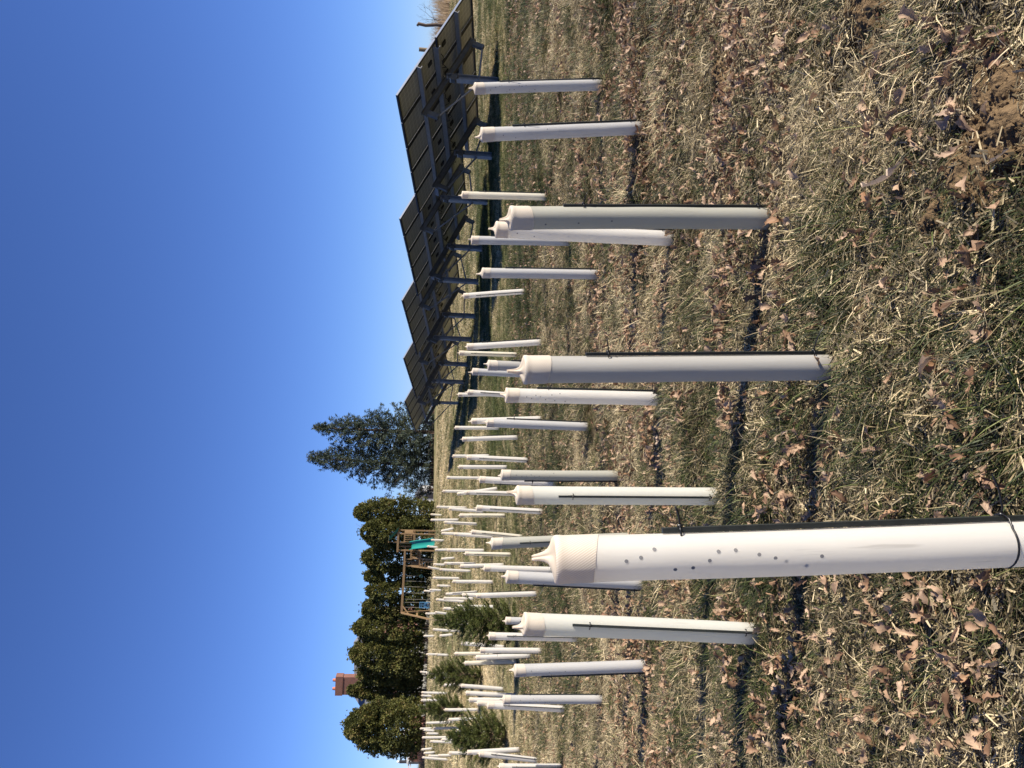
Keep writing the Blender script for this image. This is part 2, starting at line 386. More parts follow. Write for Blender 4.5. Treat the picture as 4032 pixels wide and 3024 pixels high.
rsg = np.random.RandomState(11)
NEAR = []
for i in range(12):
    dry = [.22, .36, .48, .6, .74, .9][i % 6]
    NEAR.append(tuft(rsg, 74, .105, .05, .155, .0030, dry, .22 if dry < .5 else .55, comb=2.4))
for i in range(4):   # dead straw mats lying on the soil
    NEAR.append(tuft(rsg, 60, .13, .05, .17, .0034, .9, .97, comb=2.2))
def thatch(rs, n, rad, tone):
    """broken dead stems and leaf crumbs lying in a mat"""
    V = []; F = []; C = []
    for k in range(n):
        a = rs.uniform(0, 6.28); q = rad*math.sqrt(rs.rand()); c = np.array([q*math.cos(a), q*math.sin(a), rs.uniform(-.004, .022)])
        az = rs.normal(2.3, 1.0); L = rs.uniform(.015, .06); w_ = rs.uniform(.0010, .0024)*(1.7 if rs.rand() < .12 else 1); el = rs.normal(0, .3)
        d = np.array([math.cos(az)*math.cos(el), math.sin(az)*math.cos(el), math.sin(el)])*L/2; s = np.array([-math.sin(az), math.cos(az), rs.normal(0, .5)])*w_
        b = len(V); V += [c-d-s, c-d+s, c+d+s*.6, c+d-s*.6]; F.append((b, b+1, b+2, b+3)); C += [(np.clip(rs.normal(.8, .15), 0, 1), np.clip(rs.normal(tone, .2), 0, .85), 0)]*4
    return mesh_np("thatch", np.array(V), np.array(F), GRASS, col=np.array(C))
THATCH = [thatch(rsg, 130, .12, t_) for t_ in (.05, .18, .3, .1, .45)]
FAR = [tuft(rsg, 84, .25, .05, .15, .0085, [.3, .5, .65, .8, .92][i % 5], .3, segs=2, mat=GRASS_FAR) for i in range(10)]
c_near = source_collection("near_tuft", NEAR); c_far = source_collection("far_tuft", FAR); c_thatch = source_collection("thatch_mat", THATCH)

SOIL = [  # turned earth: x, y, radius
    (.78, 2.10, .22), (.58, 2.34, .12), (1.42, 2.80, .25), (1.76, 4.28, .26), (.32, 2.72, .10), (.50, 3.80, .16), (-.42, 2.92, .12), (2.7, 5.7, .22)]

def spread(n_target, y0, y1, seed, clump=.0):
    rs = np.random.RandomState(seed); out = []
    while len(out) < n_target:
        m_ = n_target * 2
        y = rs.uniform(y0, y1, m_); x = rs.uniform(-1, 1, m_) * (.56 * y + 1.3)
        keep = rs.rand(m_) < (.56*y + 1.3) / (.56*y1 + 1.3)
        for q in np.stack([x, y], 1)[keep]:
            if any((q[0]-sx)**2 + ((q[1]-sy)*1.15)**2 < (sr*rs.uniform(.45, 1.0)*(rs.rand() < .9))**2 for sx, sy, sr in SOIL): continue
            out.append(q)
            if len(out) >= n_target: break
    return np.array(out)

def worn(x, y):
    """0..1, how bare and leaf-strewn the sward is"""
    k = vnoise(x * .55 + 1.7, y * 1.75 + .9 * vnoise(x * .35, y * .4 + 2)) * .7 + vnoise(x * 2.3 + 4, y * 3.1) * .45
    return np.clip((k - .12) * 2.4, 0, 1)

def grass_cover():
    rs = np.random.RandomState(5)
    # close sward, with worn bands running across the slope
    A = np.vstack([spread(8200, .6, 6.5, 1), spread(14500, 6.0, 19, 2)])
    A = A[rs.rand(len(A)) < np.clip((20.5 - A[:, 1]) / 9, 0, 1)]
    A = A[rs.rand(len(A)) < np.clip(1.05 - .85 * worn(A[:, 0], A[:, 1]), .22, 1)]
    z = ground(A[:, 0], A[:, 1])
    r = np.hypot(A[:, 0], A[:, 1]); n = len(A)
    patch = vnoise(A[:, 0] * .9 + 5, A[:, 1] * 1.3) * .5 + vnoise(A[:, 0] * .25, A[:, 1] * .3 + 7) * .6
    order = np.array([0, 6, 1, 7, 2, 8, 3, 9, 4, 10, 5, 11])
    idx = np.clip(((patch + 1) / 2 * 12 + rs.normal(0, 2.6, n)), 0, 11).astype(int)
    var = order[idx]; mat_ = rs.rand(n) < .22; var[mat_] = 12 + rs.randint(0, 4, mat_.sum())
    turn = np.stack([rs.normal(0, .10, n), rs.normal(0, .10, n), rs.normal(0, .8, n)], 1)
    size = rs.uniform(.7, 1.15, n) * np.clip(.8 + r * .03, .85, 1.25) * np.where(rs.rand(n) < .06, 1.4, 1) * (1 + .38*vnoise(A[:, 0]*1.7 + 6, A[:, 1]*2.1))
    scatter("grass", np.c_[A, z], var, turn, size, c_near, "mixed straw coloured and green grass of the near slope")
    D = np.vstack([spread(5200, .6, 6.5, 8), spread(6500, 6.0, 16, 9)]); nd = len(D)
    scatter("thatch", np.c_[D, ground(D[:, 0], D[:, 1]) + .004], rs.randint(0, 5, nd), np.stack([rs.normal(0, .12, nd), rs.normal(0, .12, nd), rs.normal(0, .9, nd)], 1), rs.uniform(.7, 1.3, nd), c_thatch, "matted dead stems lying between the grass tufts")
    B = np.vstack([spread(26000, 9, 31, 3), spread(21000, 30, 61, 4)])
    B = B[rs.rand(len(B)) < np.clip((B[:, 1] - 9) / 8, .1, 1)]
    z = ground(B[:, 0], B[:, 1]); n = len(B)
    patch = vnoise(B[:, 0] * .35 + 2, B[:, 1] * .35) * .7 + vnoise(B[:, 0] * .1, B[:, 1] * .12 + 3) * .5
    base = np.clip((patch + 1) / 2 * 5 + rs.normal(0, 1.2, n), 0, 4).astype(int)
    var = base + 5 * rs.randint(0, 2, n)
    turn = np.stack([rs.normal(0, .08, n), rs.normal(0, .08, n), rs.uniform(0, 6.28, n)], 1)
    size = rs.uniform(.7, 1.2, n) * np.clip(B[:, 1] / 34, .6, 1.2)*(1 + .35*vnoise(B[:, 0]*1.3, B[:, 1]*1.3))
    scatter("grass", np.c_[B, z], var, turn, size, c_far, "short mottled turf of the far slope up to the crest")
grass_cover()

# ------------------------------------------------------------------ soil mounds
SOIL_MAT = pbr("turned_earth", (.155, .105, .058), .95, var=.45, vscale=22, bump=1.0, bscale=60, spec=.1)
def lump(rs, c, s):
    """irregular clod: a jittered 14-cornered solid"""
    V = []; F = []
    rings = [(0, 1)] + [(math.cos(e), math.sin(e)) for e in (.55, -.45)] + [(0, -1)]
    V.append((0, 0, 1)); 
    for e in (.55, -.45):
        for k in range(6): a = k*math.pi/3 + e; V.append((math.cos(a)*math.cos(e), math.sin(a)*math.cos(e), math.sin(e)))
    V.append((0, 0, -1))
    V = np.array(V)*rs.uniform(.65, 1.2, (14, 1))*np.array([s*rs.uniform(.8, 1.4), s*rs.uniform(.8, 1.4), s*.8]) + np.array(c)
    for k in range(6):
        k2 = (k+1) % 6; F += [(0, 1+k, 1+k2), (1+k, 7+k, 7+k2, 1+k2), (13, 7+k2, 7+k)]
    return V, F
def soil_mound(x, y, r, h, seed, label):
    rs = np.random.RandomState(seed); t = empty("soil_mound", (x, y, gz(x, y)))
    tag(t, label, "soil mound", "mounds of turned earth in the grass")
    nr_, na_ = (56, 150) if r > .2 else (28, 80); z00 = gz(x, y)
    def top(px, py, q):
        return ground(px, py) - z00 + h*np.clip(1-q*q, 0, 1)*(.7 + .6*vnoise(px*9, py*9)) + .016*vnoise(px*24, py*24) + .007*vnoise(px*55, py*55) + .004*vnoise(px*120, py*120) + .002 - .03*(q > .94)
    q = np.linspace(0, 1, nr_)[:, None]; a = np.linspace(0, 2*math.pi, na_, endpoint=False)[None]
    rr_ = r*q*(1 + .28*vnoise(np.cos(a)*1.5 + seed, np.sin(a)*1.5) + .12*vnoise(np.cos(a)*6 + seed, np.sin(a)*6))
    px = x + rr_*np.cos(a)*1.1; py = y + rr_*np.sin(a)*.85
    V = np.stack([px - x, py - y, top(px, py, q + 0*a)], -1).reshape(-1, 3)
    i = np.arange(nr_-1)[:, None]*na_; k = np.arange(na_)[None]; k2 = (k+1) % na_
    F = np.stack([i+k, i+k2, i+na_+k2, i+na_+k], -1).reshape(-1, 4)
    obj("heap", mesh_np("heap", V, F, SOIL_MAT, smooth=True), t)
    mb = MB()
    for k in range(int(900*r*r/.1)+30):        # crumbs and clods
        a = rs.uniform(0, 6.28); qq = 1.1*math.sqrt(rs.rand()); dx, dy = r*qq*math.cos(a)*1.1, r*qq*math.sin(a)*.85
        s_ = rs.uniform(.002, .0065)*(2.0 if rs.rand() < .05 else 1)
        mb.add(*lump(rs, (dx, dy, float(top(x+dx, y+dy, min(qq, .93))) + s_*.25), s_))
    o = obj("clods", mb.mesh("clods", SOIL_MAT), t); o["kind"] = "stuff"
soil_mound(.78, 2.10, .22, .05, 1, "broadest mound of brown crumbly earth, beside a large curled oak leaf")
soil_mound(.58, 2.34, .11, .035, 2, "small earth heap adjoining the broadest soil mound")
soil_mound(1.42, 2.80, .24, .05, 3, "earth heap beside an open dark burrow, closer than the second burrow heap")
soil_mound(1.76, 4.28, .24, .06, 4, "dark earth heap with burrow, in front of the tall grey tube's line")
soil_mound(.32, 2.72, .10, .02, 5, "thin scrape of reddish brown earth among oak leaves")
soil_mound(.50, 3.80, .15, .03, 6, "low scrape of earth beyond the second nearest tube")
soil_mound(-.42, 2.92, .12, .03, 7, "scrape of earth close behind the nearest tube among straw")
soil_mound(2.7, 5.7, .2, .05, 8, "dark burrow heap farthest up, in front of the nearest solar table")

# ------------------------------------------------------------------ fallen leaves
def leaf_material(name, cols):
    m, n, out = new_mat(name)
    oi = n.nodes.new("ShaderNodeObjectInfo"); tc = n.nodes.new("ShaderNodeTexCoord")
    k = len(cols); c = ramp(n, oi.outputs["Random"], [(i/(k-1), cc) for i, cc in enumerate(cols)])
    f = noise(n, 26, 4, .6, tc.outputs["Object"])
    c2 = mix(n, ramp(n, f, [(.3, (0, 0, 0)), (.7, (1, 1, 1))]), c, mix(n, .45, c, (.16, .09, .05)))
    d = n.nodes.new("ShaderNodeBsdfPrincipled"); d.inputs["Roughness"].default_value = .6; d.inputs["Specular IOR Level"].default_value = .25
    n.links.new(c2, d.inputs["Base Color"])
    t = n.nodes.new("ShaderNodeBsdfTranslucent"); n.links.new(c2, t.inputs[0])
    mx = n.nodes.new("ShaderNodeMixShader"); mx.inputs[0].default_value = .22
    n.links.new(d.outputs[0], mx.inputs[1]); n.links.new(t.outputs[0], mx.inputs[2]); n.links.new(mx.outputs[0], out.inputs[0])
    return m
LEAF = leaf_material("dry_leaf", [(.11, .065, .04), (.26, .15, .09), (.38, .25, .16), (.47, .33, .22), (.56, .41, .29), (.34, .19, .10), (.50, .40, .31)])

def leaf_mesh(rs, kind):
    """unit leaf (1 long) with lobes, folded along the midrib and curled"""
    ts = [0, .07, .17, .27, .38, .48, .58, .68, .78, .86, .93, .97, 1.0]
    if kind == "oak": ws = [.02, .05, .13, .25, .13, .17, .33, .20, .17, .25, .12, .06, .0]
    elif kind == "maple": ws = [.03, .20, .40, .30, .27, .50, .34, .24, .30, .16, .10, .05, .0]
    else: ws = [.02, .12, .22, .29, .32, .32, .30, .26, .21, .15, .09, .05, 0]
    ws = [w_*rs.uniform(.7, 1.15) for w_ in ws]
    if rs.rand() < .45:                                # torn or withered half
        c_ = rs.randint(4, 9); ws = [w_*(1 if i < c_ else rs.uniform(.25, .7)) for i, w_ in enumerate(ws)]
    fold = rs.uniform(.1, 1.15); curl = rs.uniform(-1.6, 2.0); wave = rs.uniform(.01, .07); tip = rs.uniform(-.7, .7)
    V = []; F = []; ang = 0; x = 0; z = 0; last = 0
    for i, (t, w_) in enumerate(zip(ts, ws)):
        dt = t - last; last = t; ang += curl * dt; x += math.cos(ang)*dt; z += math.sin(ang)*dt
        for sgn in (-1, 1):
            for q in (1.0, .5):
                ww = w_*q*rs.uniform(.88, 1.12)
                V.append((x + (.05*q if i % 2 == 0 else -.02), sgn*ww*math.cos(fold)*rs.uniform(.85, 1.1), z + ww*math.sin(fold)*(1.2 if q == 1 else .8) + wave*math.sin(9*t + sgn)))
        V.append((x, 0, z))
    V = np.array(V); V[:, 2] += tip*.25*V[:, 1]; V[:, 0] -= .5
    for i in range(len(ts)-1):
        a = i*5; b = a+5
        F += [(a, a+1, b+1, b), (a+1, a+4, b+4, b+1), (a+4, a+3, b+3, b+4), (a+3, a+2, b+2, b+3)]
    # stalk
    nV = len(V); z0 = V[4, 2]
    V = np.vstack([V, [(-.5, .008, z0), (-.5, -.008, z0), (-.72, .005, z0+.05), (-.72, -.005, z0+.05)]]); F.append((nV, nV+1, nV+3, nV+2))
    V[:, 2] -= np.percentile(V[:, 2], 12)
    return mesh_np("leaf", V, F, LEAF, smooth=True)
rsl = np.random.RandomState(3)
LEAVES = [leaf_mesh(rsl, k) for k in ["oak"]*12 + ["maple"]*6 + ["beech"]*8]
def leaf_points(n, y0, y1, seed):
    rs = np.random.RandomState(seed); out = []
    while len(out) < n:
        q = spread(n, y0, y1, rs.randint(1 << 30))
        k = .30 + .75*worn(q[:, 0], q[:, 1]) + .4*vnoise(q[:, 0]*3, q[:, 1]*3)
        out += list(q[rs.rand(len(q)) < np.clip(k, .08, 1)])
    return np.array(out[:n])
def in_frame(x, y, z):
    d = Vector((x, y, z)) - EYE; q = d.dot(fwd)
    return q > .2 and abs(d.dot(rt)/q) < .47 and -d.dot(up)/q < .64
def fallen_leaves():
    rs = np.random.RandomState(21)
    cand = np.vstack([leaf_points(3600, .9, 4.2, 31)])
    pts = [q for q in cand if in_frame(q[0], q[1], gz(*q))]
    pts.sort(key=lambda q: q[1]); near = pts[:300]; rest = pts[300:]
    gname = "dry tan leaves fallen on the grass nearest the camera"
    marks = [((-.31, 1.68), "the nearest tube"), ((.78, 2.10), "the broadest soil mound"), ((1.42, 2.80), "the burrow's earth heap"), ((.12, 2.94), "the second nearest tube"),
             ((.83, 3.57), "the peach-capped grey tube"), ((-1.18, 3.73), "the looped-tie tube"), ((-.6, 3.9), "the greenish staked tube"), ((.32, 2.72), "the reddish earth scrape"), ((-.42, 2.92), "the straw-edged earth scrape"), ((-1.0, 2.2), "the nearest tube's long shadow")]
    pose = ("lying flat", "propped on edge", "half folded")
    for i, q in enumerate(near):
        v = rs.randint(0, len(LEAVES)); s_ = rs.uniform(.035, .085); rx, ry = rs.normal(0, .5), rs.normal(0, .5)
        o = obj("fallen_leaf", LEAVES[v], None, (q[0], q[1], gz(*q) + rs.uniform(.015, .055)), (rx, ry, rs.uniform(0, 6.28)), (s_, s_*rs.uniform(.8, 1.1), s_))
        d, nm, mx_, my_ = min((math.hypot(q[0]-m[0], q[1]-m[1]), n_, m[0], m[1]) for m, n_ in marks)
        rel = "close beside" if d < .28 else ("beyond" if q[1] > my_ + abs(q[0]-mx_) else "solar side of" if q[0] > mx_ + abs(q[1]-my_) else "hedge side of" if q[0] < mx_ - abs(q[1]-my_) else "nearer than")
        size = "small" if s_ < .05 else "large" if s_ > .07 else "dry"
        kind = "lobed oak leaf" if v < 12 else "pointed maple leaf" if v < 18 else "oval brown leaf"
        tag(o, "%s %s %s %s %s" % (size, kind, pose[1 if max(abs(rx), abs(ry)) > .7 else 0], rel, nm), "leaf", gname)
    big = obj("fallen_leaf", LEAVES[2], None, (.74, 2.52, gz(.74, 2.52) + .05), (.5, -.2, 2.9), (.15, .15, .15))
    tag(big, "largest curled oak leaf, standing up beside the broadest soil mound", "leaf")
    rest = np.vstack([np.array(rest).reshape(-1, 2), leaf_points(9000, 3.9, 8.5, 32), leaf_points(7500, 8, 18, 33)])
    n = len(rest); z = ground(rest[:, 0], rest[:, 1]) + rs.uniform(.012, .055, n)
    scatter("leaf_litter", np.c_[rest, z], rs.randint(0, len(LEAVES), n), np.stack([rs.normal(0, .45, n), rs.normal(0, .45, n), rs.uniform(0, 6.28, n)], 1),
            rs.uniform(.035, .08, n), source_collection("litter_leaf", LEAVES), "brown leaf litter strewn through the grass farther up the slope")
fallen_leaves()
# ------------------------------------------------------------------ tree tubes
def plastic(name, color, trans, rough=.38, mottled=.06):
    m, n, out = new_mat(name)
    tc = n.nodes.new("ShaderNodeTexCoord")
    mp = n.nodes.new("ShaderNodeMapping"); mp.inputs["Scale"].default_value = (14, 14, 2.2); n.links.new(tc.outputs["Object"], mp.inputs[0])
    f = noise(n, 1.5, 5, .6, mp.outputs[0])
    c = ramp(n, f, [(.3, tuple(x*(1-mottled) for x in color)), (.7, color)])
    # mud splashed on the foot
    sp = n.nodes.new("ShaderNodeSeparateXYZ"); n.links.new(tc.outputs["Object"], sp.inputs[0])
    mr = n.nodes.new("ShaderNodeMapRange"); mr.inputs[1].default_value = .12; mr.inputs[2].default_value = 0.0; n.links.new(sp.outputs[2], mr.inputs[0])
    mm = n.nodes.new("ShaderNodeMath"); mm.operation = 'MULTIPLY'; n.links.new(mr.outputs[0], mm.inputs[0]); n.links.new(noise(n, 40, 4, .7, tc.outputs["Object"]), mm.inputs[1])
    c = mix(n, mm.outputs[0], c, (.30, .24, .17))
    mp2 = n.nodes.new("ShaderNodeMapping"); mp2.inputs["Scale"].default_value = (60, 60, 3.0); mp2.inputs["Rotation"].default_value = (.2, .15, 0); n.links.new(tc.outputs["Object"], mp2.inputs[0])
    oi = n.nodes.new("ShaderNodeObjectInfo"); of = n.nodes.new("ShaderNodeVectorMath"); of.operation = 'ADD'; n.links.new(mp2.outputs[0], of.inputs[0]); n.links.new(oi.outputs["Location"], of.inputs[1])
    sc_ = ramp(n, noise(n, 1.0, 3, .5, of.outputs[0]), [(.66, (0, 0, 0)), (.74, (.35, .35, .35))])
    c = mix(n, sc_, c, (.36, .33, .30))
    b = n.nodes.new("ShaderNodeBsdfPrincipled"); b.inputs["Roughness"].default_value = rough; b.inputs["Specular IOR Level"].default_value = .45
    n.links.new(c, b.inputs["Base Color"])
    bp = n.nodes.new("ShaderNodeBump"); bp.inputs["Strength"].default_value = .12; bp.inputs["Distance"].default_value = .01
    n.links.new(f, bp.inputs["Height"]); n.links.new(bp.outputs[0], b.inputs["Normal"])
    t = n.nodes.new("ShaderNodeBsdfTranslucent"); n.links.new(c, t.inputs[0])
    mx = n.nodes.new("ShaderNodeMixShader"); mx.inputs[0].default_value = trans
    n.links.new(b.outputs[0], mx.inputs[1]); n.links.new(t.outputs[0], mx.inputs[2]); n.links.new(mx.outputs[0], out.inputs[0])
    return m
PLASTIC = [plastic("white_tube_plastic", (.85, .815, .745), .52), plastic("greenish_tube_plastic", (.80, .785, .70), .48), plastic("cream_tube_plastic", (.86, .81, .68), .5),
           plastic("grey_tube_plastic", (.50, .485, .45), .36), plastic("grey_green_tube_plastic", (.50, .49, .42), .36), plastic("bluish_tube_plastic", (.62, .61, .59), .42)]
def netting_material():
    m, n, out = new_mat("peach_netting")
    tc = n.nodes.new("ShaderNodeTexCoord")
    mp = n.nodes.new("ShaderNodeMapping"); mp.inputs["Scale"].default_value = (230, 150, 1); n.links.new(tc.outputs["UV"], mp.inputs[0])
    ck = n.nodes.new("ShaderNodeTexWave"); ck.wave_type = 'BANDS'; ck.bands_direction = 'DIAGONAL'; ck.inputs["Scale"].default_value = .16; n.links.new(mp.outputs[0], ck.inputs[0])
    c = mix(n, ck.outputs["Fac"], (.78, .68, .55), (.88, .80, .70))
    b = n.nodes.new("ShaderNodeBsdfPrincipled"); b.inputs["Roughness"].default_value = .7
    n.links.new(c, b.inputs["Base Color"])
    bp = n.nodes.new("ShaderNodeBump"); bp.inputs["Strength"].default_value = .35; bp.inputs["Distance"].default_value = .002
    n.links.new(ck.outputs["Fac"], bp.inputs["Height"]); n.links.new(bp.outputs[0], b.inputs["Normal"])
    t = n.nodes.new("ShaderNodeBsdfTranslucent"); n.links.new(c, t.inputs[0])
    mx = n.nodes.new("ShaderNodeMixShader"); mx.inputs[0].default_value = .45
    n.links.new(b.outputs[0], mx.inputs[1]); n.links.new(t.outputs[0], mx.inputs[2]); n.links.new(mx.outputs[0], out.inputs[0])
    return m
NET = netting_material()
STAKE = pbr("dark_stake", (.016, .019, .017), .5, var=.4, vscale=30, spec=.5)
TIE = pbr("black_tie", (.008, .008, .009), .35, spec=.5)
HOLE = pbr("vent_hole_grey", (.20, .195, .19), .8)
TR, TH = .052, 1.22

def tube_body(seed, h, fine=True):
    rs = np.random.RandomState(seed); n, k = (40, 44) if fine else (14, 6); V = []; F = []
    ov = rs.uniform(.004, .02); ph = rs.uniform(0, 3); dents = [(rs.uniform(0, 6.28), rs.uniform(.1, .9)*h, rs.uniform(.0006, .0022)) for _ in range(7)]
    bend = rs.uniform(-.004, .004)
    for i in range(k+1):
        z = h*i/k
        for j in range(n):
            a = 2*math.pi*j/n
            r_ = TR*(1 + ov*math.cos(2*a + ph + z*.8))
            for da, dz, dd in dents:
                q = ((math.remainder(a-da, 2*math.pi))/.5)**2 + ((z-dz)/.09)**2
                if q < 6: r_ -= dd*math.exp(-q)
            lift = (.012*math.cos(a+ph) if i == 0 else 0)
            V.append((r_*math.cos(a) + bend*math.sin(math.pi*z/h), r_*math.sin(a), z + lift))
    for i in range(k):
        for j in range(n):
            F.append((i*n+j, i*n+(j+1) % n, (i+1)*n+(j+1) % n, (i+1)*n+j))
    return mesh_np("tube_body", V, F, None, True)

def netting_sleeve(h, fine=True):
    """sleeve over the top of the tube, with a rolled rim"""
    n = 40 if fine else 14
    prof = [(TR+.0016, -.088), (TR+.0022, -.083), (TR+.0022, -.03), (TR+.0024, -.016), (TR+.0036, -.012), (TR+.0038, -.003), (TR+.002, .002), (TR-.006, .003)]
    V = []; F = []; uv = []
    for i, (r_, z) in enumerate(prof):
        for j in range(n+1):
            a = 2*math.pi*j/n; zz = z + (.010*math.sin(a+1) if i < 2 else 0)
            V.append((r_*math.cos(a), r_*math.sin(a), h+zz)); uv.append((j/n, zz*3))
    m_ = n+1
    for i in range(len(prof)-1):
        for j in range(n): F.append((i*m_+j, i*m_+j+1, (i+1)*m_+j+1, (i+1)*m_+j))
    me = mesh_np("netting_sleeve", V, F, NET, True)
    ul = me.uv_layers.new(name="UVMap")
    for lp in me.loops: ul.data[lp.index].uv = uv[lp.vertex_index]
    return me

def netting_tip(seed, h, fine=True):
    """gathered netting drawn up to an off-centre point"""
    rs = np.random.RandomState(seed); n = 40 if fine else 12; V = []; F = []
    ox, oy = rs.uniform(-.02, .02, 2); hh = rs.uniform(.040, .062); folds = rs.randint(3, 6); ph = rs.uniform(0, 6)
    lean = rs.uniform(-.012, .012)
    rows = [(1.0, 0), (.84, .05), (.50, .13), (.30, .24), (.20, .42), (.145, .65), (.12, .88), (.09, 1.0), (.02, .98)]
    for q, z in rows:
        for j in range(n):
            a = 2*math.pi*j/n
            r_ = TR*q*(1 + (1-q)*.30*math.sin(folds*a + ph) + .10*(1-q)*math.sin((folds+4)*a + 2*ph) + .06*math.sin(2*a)*(1-q))
            V.append((r_*math.cos(a) + ox*(1-q) + lean*z, r_*math.sin(a)*(.75 + .25*q) + oy*(1-q), .003 + hh*z + (.002*math.sin(folds*a+ph) if q < 1 else 0)))
    for i in range(len(rows)-1):
        for j in range(n): F.append((i*n+j, i*n+(j+1) % n, (i+1)*n+(j+1) % n, (i+1)*n+j))
    return mesh_np("netting_tip", V, F, NET, True)

def stake_mesh(h):
    return MB().bar((0, 0, -.12), (0, 0, h*.81), .0115, .0115).mesh("stake", STAKE)

def tie_mesh(seed, style):
    """strap round tube and stake; origin on the tube axis, stake towards +X; tail sticks out"""
    rs = np.random.RandomState(seed); mb = MB(); pts = []
    ring = []
    for j in range(29):
        a = 2*math.pi*j/28; r_ = TR + .003; x, y = r_*math.cos(a), r_*math.sin(a)
        if math.cos(a) > .90: x += .013
        ring.append((x, y, .004*math.sin(a*1.0)))
    if style == 2: mb.tube(ring, .0023, 6, cap=False)
    else: mb.tube([(TR-.004, -.016, 0), (TR+.012, -.0145, .001), (TR+.0145, -.006, .001), (TR+.0145, .006, .001), (TR+.012, .0145, 0), (TR-.004, .016, 0)], .0024, 6)
    mb.box((TR+.016, 0, 0), (.008, .008, .012))
    p = Vector((TR+.016, .0, 0)); d = Vector((1, rs.uniform(-.3, .3), 0)).normalized(); tail = [p]
    L = rs.uniform(.07, .12)
    if style == 1: L = .05
    for i in range(6):
        d = (d + Vector((0, 0, rs.uniform(.02, .16)*(1 if seed % 3 else -1))) + Vector((0, rs.uniform(-.12, .12), 0))).normalized(); p = p + d*(L/6); tail.append(p)
    mb.tube(tail, [.0026]*6 + [.0016], 6)
    return mb.mesh("tie", TIE, True)

def hole_mesh():
    V = [(0, 0, 0)]; F = []
    for j in range(12): V.append((0, .0042*math.cos(2*math.pi*j/12), .0042*math.sin(2*math.pi*j/12)))
    for j in range(12): F.append((0, 1+j, 1+(j+1) % 12))
    return mesh_np("vent_hole", V, F, HOLE)
HOLE_ME = hole_mesh()
BODY = {(s, f): [tube_body(40+i, TH if s == 0 else .6, f) for i in range(4)] for s in (0, 1) for f in (True, False)}
SLEEVE = {(s, f): netting_sleeve(TH if s == 0 else .6, f) for s in (0, 1) for f in (True, False)}
TIPS = {(s, f): [netting_tip(60+i, TH if s == 0 else .6, f) for i in range(5)] for s in (0, 1) for f in (True, False)}
STK = {0: stake_mesh(TH), 1: stake_mesh(.6)}
TIES = [tie_mesh(i, i % 2) for i in range(6)] + [tie_mesh(7, 2)]
BODYM = {}
def body_of(i, s, fine, mat):
    key = (i, s, fine, mat)
    if key not in BODYM:
        me = BODY[(s, fine)][i].copy(); me.materials.clear(); me.materials.append(PLASTIC[mat]); BODYM[key] = me
    return BODYM[key]
TUBE_GROUP = "tree tubes planted over the grassy slope"

def tree_tube(x, y, zs, lean, short, stake, label, mat=0, seed=0, z=None, dirv=None, holes=0, group=TUBE_GROUP, ties=None):
    rs = np.random.RandomState(1000 + seed)
    dist = math.hypot(x, y); fine = dist < 7
    t = empty("tree_tube", (x, y, gz(x, y) - .008 if z is None else z))
    if dirv is None: dirv = Vector((lean, rs.normal(0, .012), 1))
    t.rotation_mode = 'QUATERNION'; t.rotation_quaternion = Vector((0, 0, 1)).rotation_difference(dirv.normalized())
    t.scale = (1, 1, zs)
    tag(t, label, "tree tube", group)
    turn = rs.uniform(0, 6.28)
    obj("tube_body", body_of(seed % 4, short, fine, mat), t, rot=(0, 0, turn))
    obj("netting_sleeve", SLEEVE[(short, fine)], t, rot=(0, 0, turn))
    obj("netting_tip", TIPS[(short, fine)][seed % 5], t, loc=(0, 0, TH if not short else .6), rot=(0, 0, turn + rs.uniform(0, 6)), scale=(1, 1, 1/zs*rs.uniform(.8, 1.15)))
    view = math.atan2(-y, -x)                         # towards the viewer
    a = {'R': view + R(78), 'L': view - R(80), 'M': view + R(rs.uniform(-14, 14)), 'N': view + math.pi}[stake] if stake in 'RLMN' else float(stake)
    ca, sa = math.cos(a), math.sin(a)
    obj("stake", STK[short], t, loc=((TR+.0068)*ca, (TR+.0068)*sa, 0), rot=(0, 0, a))
    H_ = TH if not short else .6
    for q in (ties or ((.74, .085) if not short else (.7, .12))):
        obj("cable_tie", TIES[6 if seed == 200 and q < .3 else rs.randint(0, 6)], t, loc=(0, 0, H_*q), rot=(rs.normal(0, .04), rs.normal(0, .04), a))
    for k in range(holes):
        hz = H_*(.88 - .36*(k/holes)) + rs.uniform(-.01, .01); ha = view + rs.uniform(-.75, .45)
        b = BODY[(short, fine)][seed % 4]
        rr_ = TR + .0007
        obj("vent_hole", HOLE_ME, t, loc=(rr_*math.cos(ha), rr_*math.sin(ha), hz), rot=(0, 0, ha))
    return t
